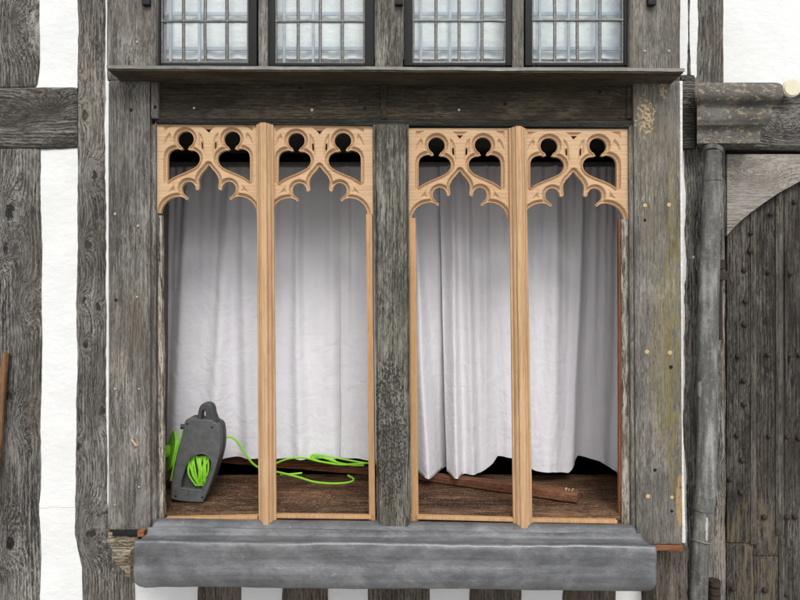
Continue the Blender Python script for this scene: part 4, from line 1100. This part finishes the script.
# raised rim around the opening and the dark tray under it
def ringpath(loop, y): return [Vector((a, y, b)) for a, b in loop] + [Vector((loop[0][0], y, loop[0][1]))]
tube('casing_rim', M['case'], reel, ringpath(ph, yr + .001), .004, 8, sub=1)
acc = [(a, b + dzr) for a, b in [rp(*q) for q in ((123, 190), (116, 222), (103, 262), (90, 318), (78, 380))]]
tube('green_trim', M['green'], reel, [Vector((a - .003, yr + .008, b)) for a, b in acc], .0032, 8)
hd = catmull([(170, 170), (175, 142), (179, 116), (187, 97), (202, 88), (220, 89), (233, 101), (239, 128), (246, 170), (170, 170)], 3)[:-1]
hs = catmull([(191, 148), (192, 130), (197, 119), (204, 117), (206, 126), (204, 148), (191, 148)], 3)[:-1]
plate('handle', M['case_dark'], reel, [[(rp(*q)[0], rp(*q)[1] + dzr) for q in hd], [(rp(*q)[0], rp(*q)[1] + dzr) for q in hs]], yr + .004, yr + .050, .008)
# cable wound inside the opening: separate turns across the drum
rnd = random.Random(3); wound = []
for i in range(15):
    t = i / 14; a0 = rp(135 + 80 * t, 292 + rnd.uniform(-3, 3)); a1 = rp(150 + 55 * t + rnd.uniform(-14, 14), 350 + rnd.uniform(-5, 5)); a2 = rp(170 + 20 * t + rnd.uniform(-16, 16), 404)
    tube('wound_flex', M['cable'], reel, [Vector((a0[0], yr + .028, a0[1] + dzr)), Vector((a1[0], yr + .016 + rnd.uniform(-.006, .004), a1[1] + dzr)), Vector((a2[0], yr + .029, a2[1] + dzr))], .0040, 8)
obox('reel_label_notch', 'case_dark', rp(142, 0)[0], rp(146, 0)[0], yr - .001, yr + .003, rp(0, 432)[1] + dzr, rp(0, 412)[1] + dzr, .0008, parent=reel)
scw = stud_me(.0045, .002, 10); scw.materials.append(M['iron'])
for cx_, cy_ in ((140, 165), (232, 178), (96, 436), (196, 440)):
    o_ = bpy.data.objects.new('screw', scw); COL.objects.link(o_); o_.parent = reel
    o_.location = Vector((rp(cx_, 0)[0], yr - .0005, rp(0, cy_)[1] + dzr)) - Vector(reel.location)
tube('knob', M['case_dark'], reel, [Vector((rp(100, 185)[0], yr + .05, rp(0, 185)[1] + dzr)), Vector((rp(126, 185)[0], yr + .05, rp(0, 185)[1] + dzr))], [.012, .008], 10, sub=1)
# green drum flange seen edge-on at the left
bm = bmesh.new(); n = 36
c0 = Vector((rp(80, 0)[0], yr + .07, rp(0, 285)[1] + dzr))
for (rad, dx) in ((.105, 0),):
    ring1 = []; ring2 = []
    for q_ in range(n):
        a = 2 * math.pi * q_ / n; rr_ = .088 * (1 + .05 * math.cos(5 * a))
        y_, z_ = math.cos(a) * rr_ * .75, math.sin(a) * rr_
        ring1.append(bm.verts.new(c0 + Vector((-.034 - y_ * .62 + z_ * .20, y_, z_)))); ring2.append(bm.verts.new(c0 + Vector((-.024 - y_ * .62 + z_ * .20, y_ + .008, z_))))
    for q_ in range(n): bm.faces.new((ring1[q_], ring1[(q_ + 1) % n], ring2[(q_ + 1) % n], ring2[q_]))
    ce = bm.verts.new(c0 + Vector((-.046, 0, 0))); cf = bm.verts.new(c0 + Vector((-.02, 0, 0)))
    for q_ in range(n): bm.faces.new((ring1[q_], ce, ring1[(q_ + 1) % n])); bm.faces.new((ring2[q_], ring2[(q_ + 1) % n], cf))
bmesh.ops.recalc_face_normals(bm, faces=bm.faces[:]); obj('drum_flange', bm, M['green'], reel)
tube('drum_hub', M['green'], reel, [c0 + Vector((-.05, 0, 0)), c0 + Vector((.03, 0, 0))], .03, 16, sub=1)
# running flex
def sp(px_, py_, y): return P(px_, py_, y)
zs_ = ZS + .008
def onsill(px_, py_):      # point lying on the board
    dpt = (H - zs_) * F / (py_ - 300); return P(px_, py_, dpt - D)
tube('flex', M['cable'], reel, [P(220, 440, .25), P(228, 437, .25), P(235, 439.5, .25), P(242, 449, .26), P(248, 458, .27), P(256, 466, .28), P(266, 470, .30), P(280, 472.5, .33), P(298, 477, .33), P(315, 482, .33), P(335, 483.5, .33), P(350, 482, .34), P(353.5, 479, .37), P(348, 475.5, .41)], .0046, 8, label='lime green flex trailing across the sill')
tube('flex', M['cable'], reel, [P(266, 471, .30), P(277, 463, .38), P(290, 458.5, .40), P(305, 458, .40), P(320, 461.5, .40), P(340, 464.5, .40), P(355, 464, .40), P(368, 463, .40), P(382, 462, .42)], .0046, 8)
tube('flex', M['cable'], reel, [P(377, 464, .41), P(362, 462.5, .41), P(345, 459.5, .41), P(330, 456.5, .41), P(316, 454.5, .41), P(311, 456, .41), P(314, 459, .41), P(325, 462.5, .41), P(336, 461.5, .41), P(322, 457.0, .41), P(313, 457.5, .41)], .0042, 8)
tube('flex', M['cable'], reel, [P(310, 458, .41), P(314, 455.5, .41), P(324, 458, .40), P(340, 463, .40), P(352, 465, .40), P(364, 465.2, .40)], .0040, 8)
tube('flex', M['cable'], reel, [P(280, 474.5, .34), P(292, 474, .35), P(302, 473, .36)], .0042, 8)
# loose battens
def batten(lab, a, b, w0, w1, th):
    """a, b: end points of the bottom front edge"""
    a = Vector(a); b = Vector(b); dirx = (b - a).normalized(); side = Vector((0, 0, 1)).cross(dirx).normalized(); up = dirx.cross(side)
    bm = bmesh.new(); rings = []; n = 40
    for i in range(n + 1):
        t = i / n; p = a + (b - a) * t; h = w0 + (w1 - w0) * t
        if i > n - 3: h *= .75
        nn = .0012 * mn.noise((t * 8, 3, 1))
        rings.append([bm.verts.new(p + up * (q_[1] * h + nn) + side * (q_[0] * th + nn)) for q_ in ((0.02, 0), (0, .06), (0, .94), (.04, 1), (.96, 1), (1, .94), (1, 0.06), (.98, 0))])
    for r1, r2 in zip(rings, rings[1:]):
        for i in range(8): bm.faces.new((r1[i], r1[(i + 1) % 8], r2[(i + 1) % 8], r2[i]))
    bm.faces.new(rings[0]); bm.faces.new(rings[-1]); bmesh.ops.recalc_face_normals(bm, faces=bm.faces[:])
    return tag(obj('loose_batten', bm, M['batten'], None), lab, 'timber batten')
batten('reddish-brown batten lying slantwise on the sill under the right-hand curtains', P(412, 479, .49), onsill(577, 503), .030, .046, .05)
batten('raised brown batten behind the green flex under the left-hand curtains', P(150, 457, .57), P(373, 475.5, .56), .050, .055, .03)
# crumbs on the batten end
cbm = bmesh.new(); rnd = random.Random(9)
for i in range(16):
    ret = bmesh.ops.create_icosphere(cbm, subdivisions=1, radius=rnd.uniform(.002, .0055))
    c = onsill(571 + rnd.uniform(-5, 5), 500) + Vector((0, rnd.uniform(.004, .03), .035 + rnd.uniform(0, .01)))
    for v in ret['verts']: v.co += c
o = obj('crumbs', cbm, M['peg'], None, smooth=False); o['label'] = 'pale crumbs of plaster on the end of the reddish batten'; o['category'] = 'debris'; o['kind'] = 'stuff'
# stick at the far left
st_ = tube('stick', M['stick'], None, [P(-40, 640, .18), P(-6, 470, .21), P(0, 410, .22), P(6, 353, .23)], [.022, .020, .019, .014], 10, sub=6)
tag(st_, 'brown wooden stick leaning on the broad oak post at the left edge', 'stick')
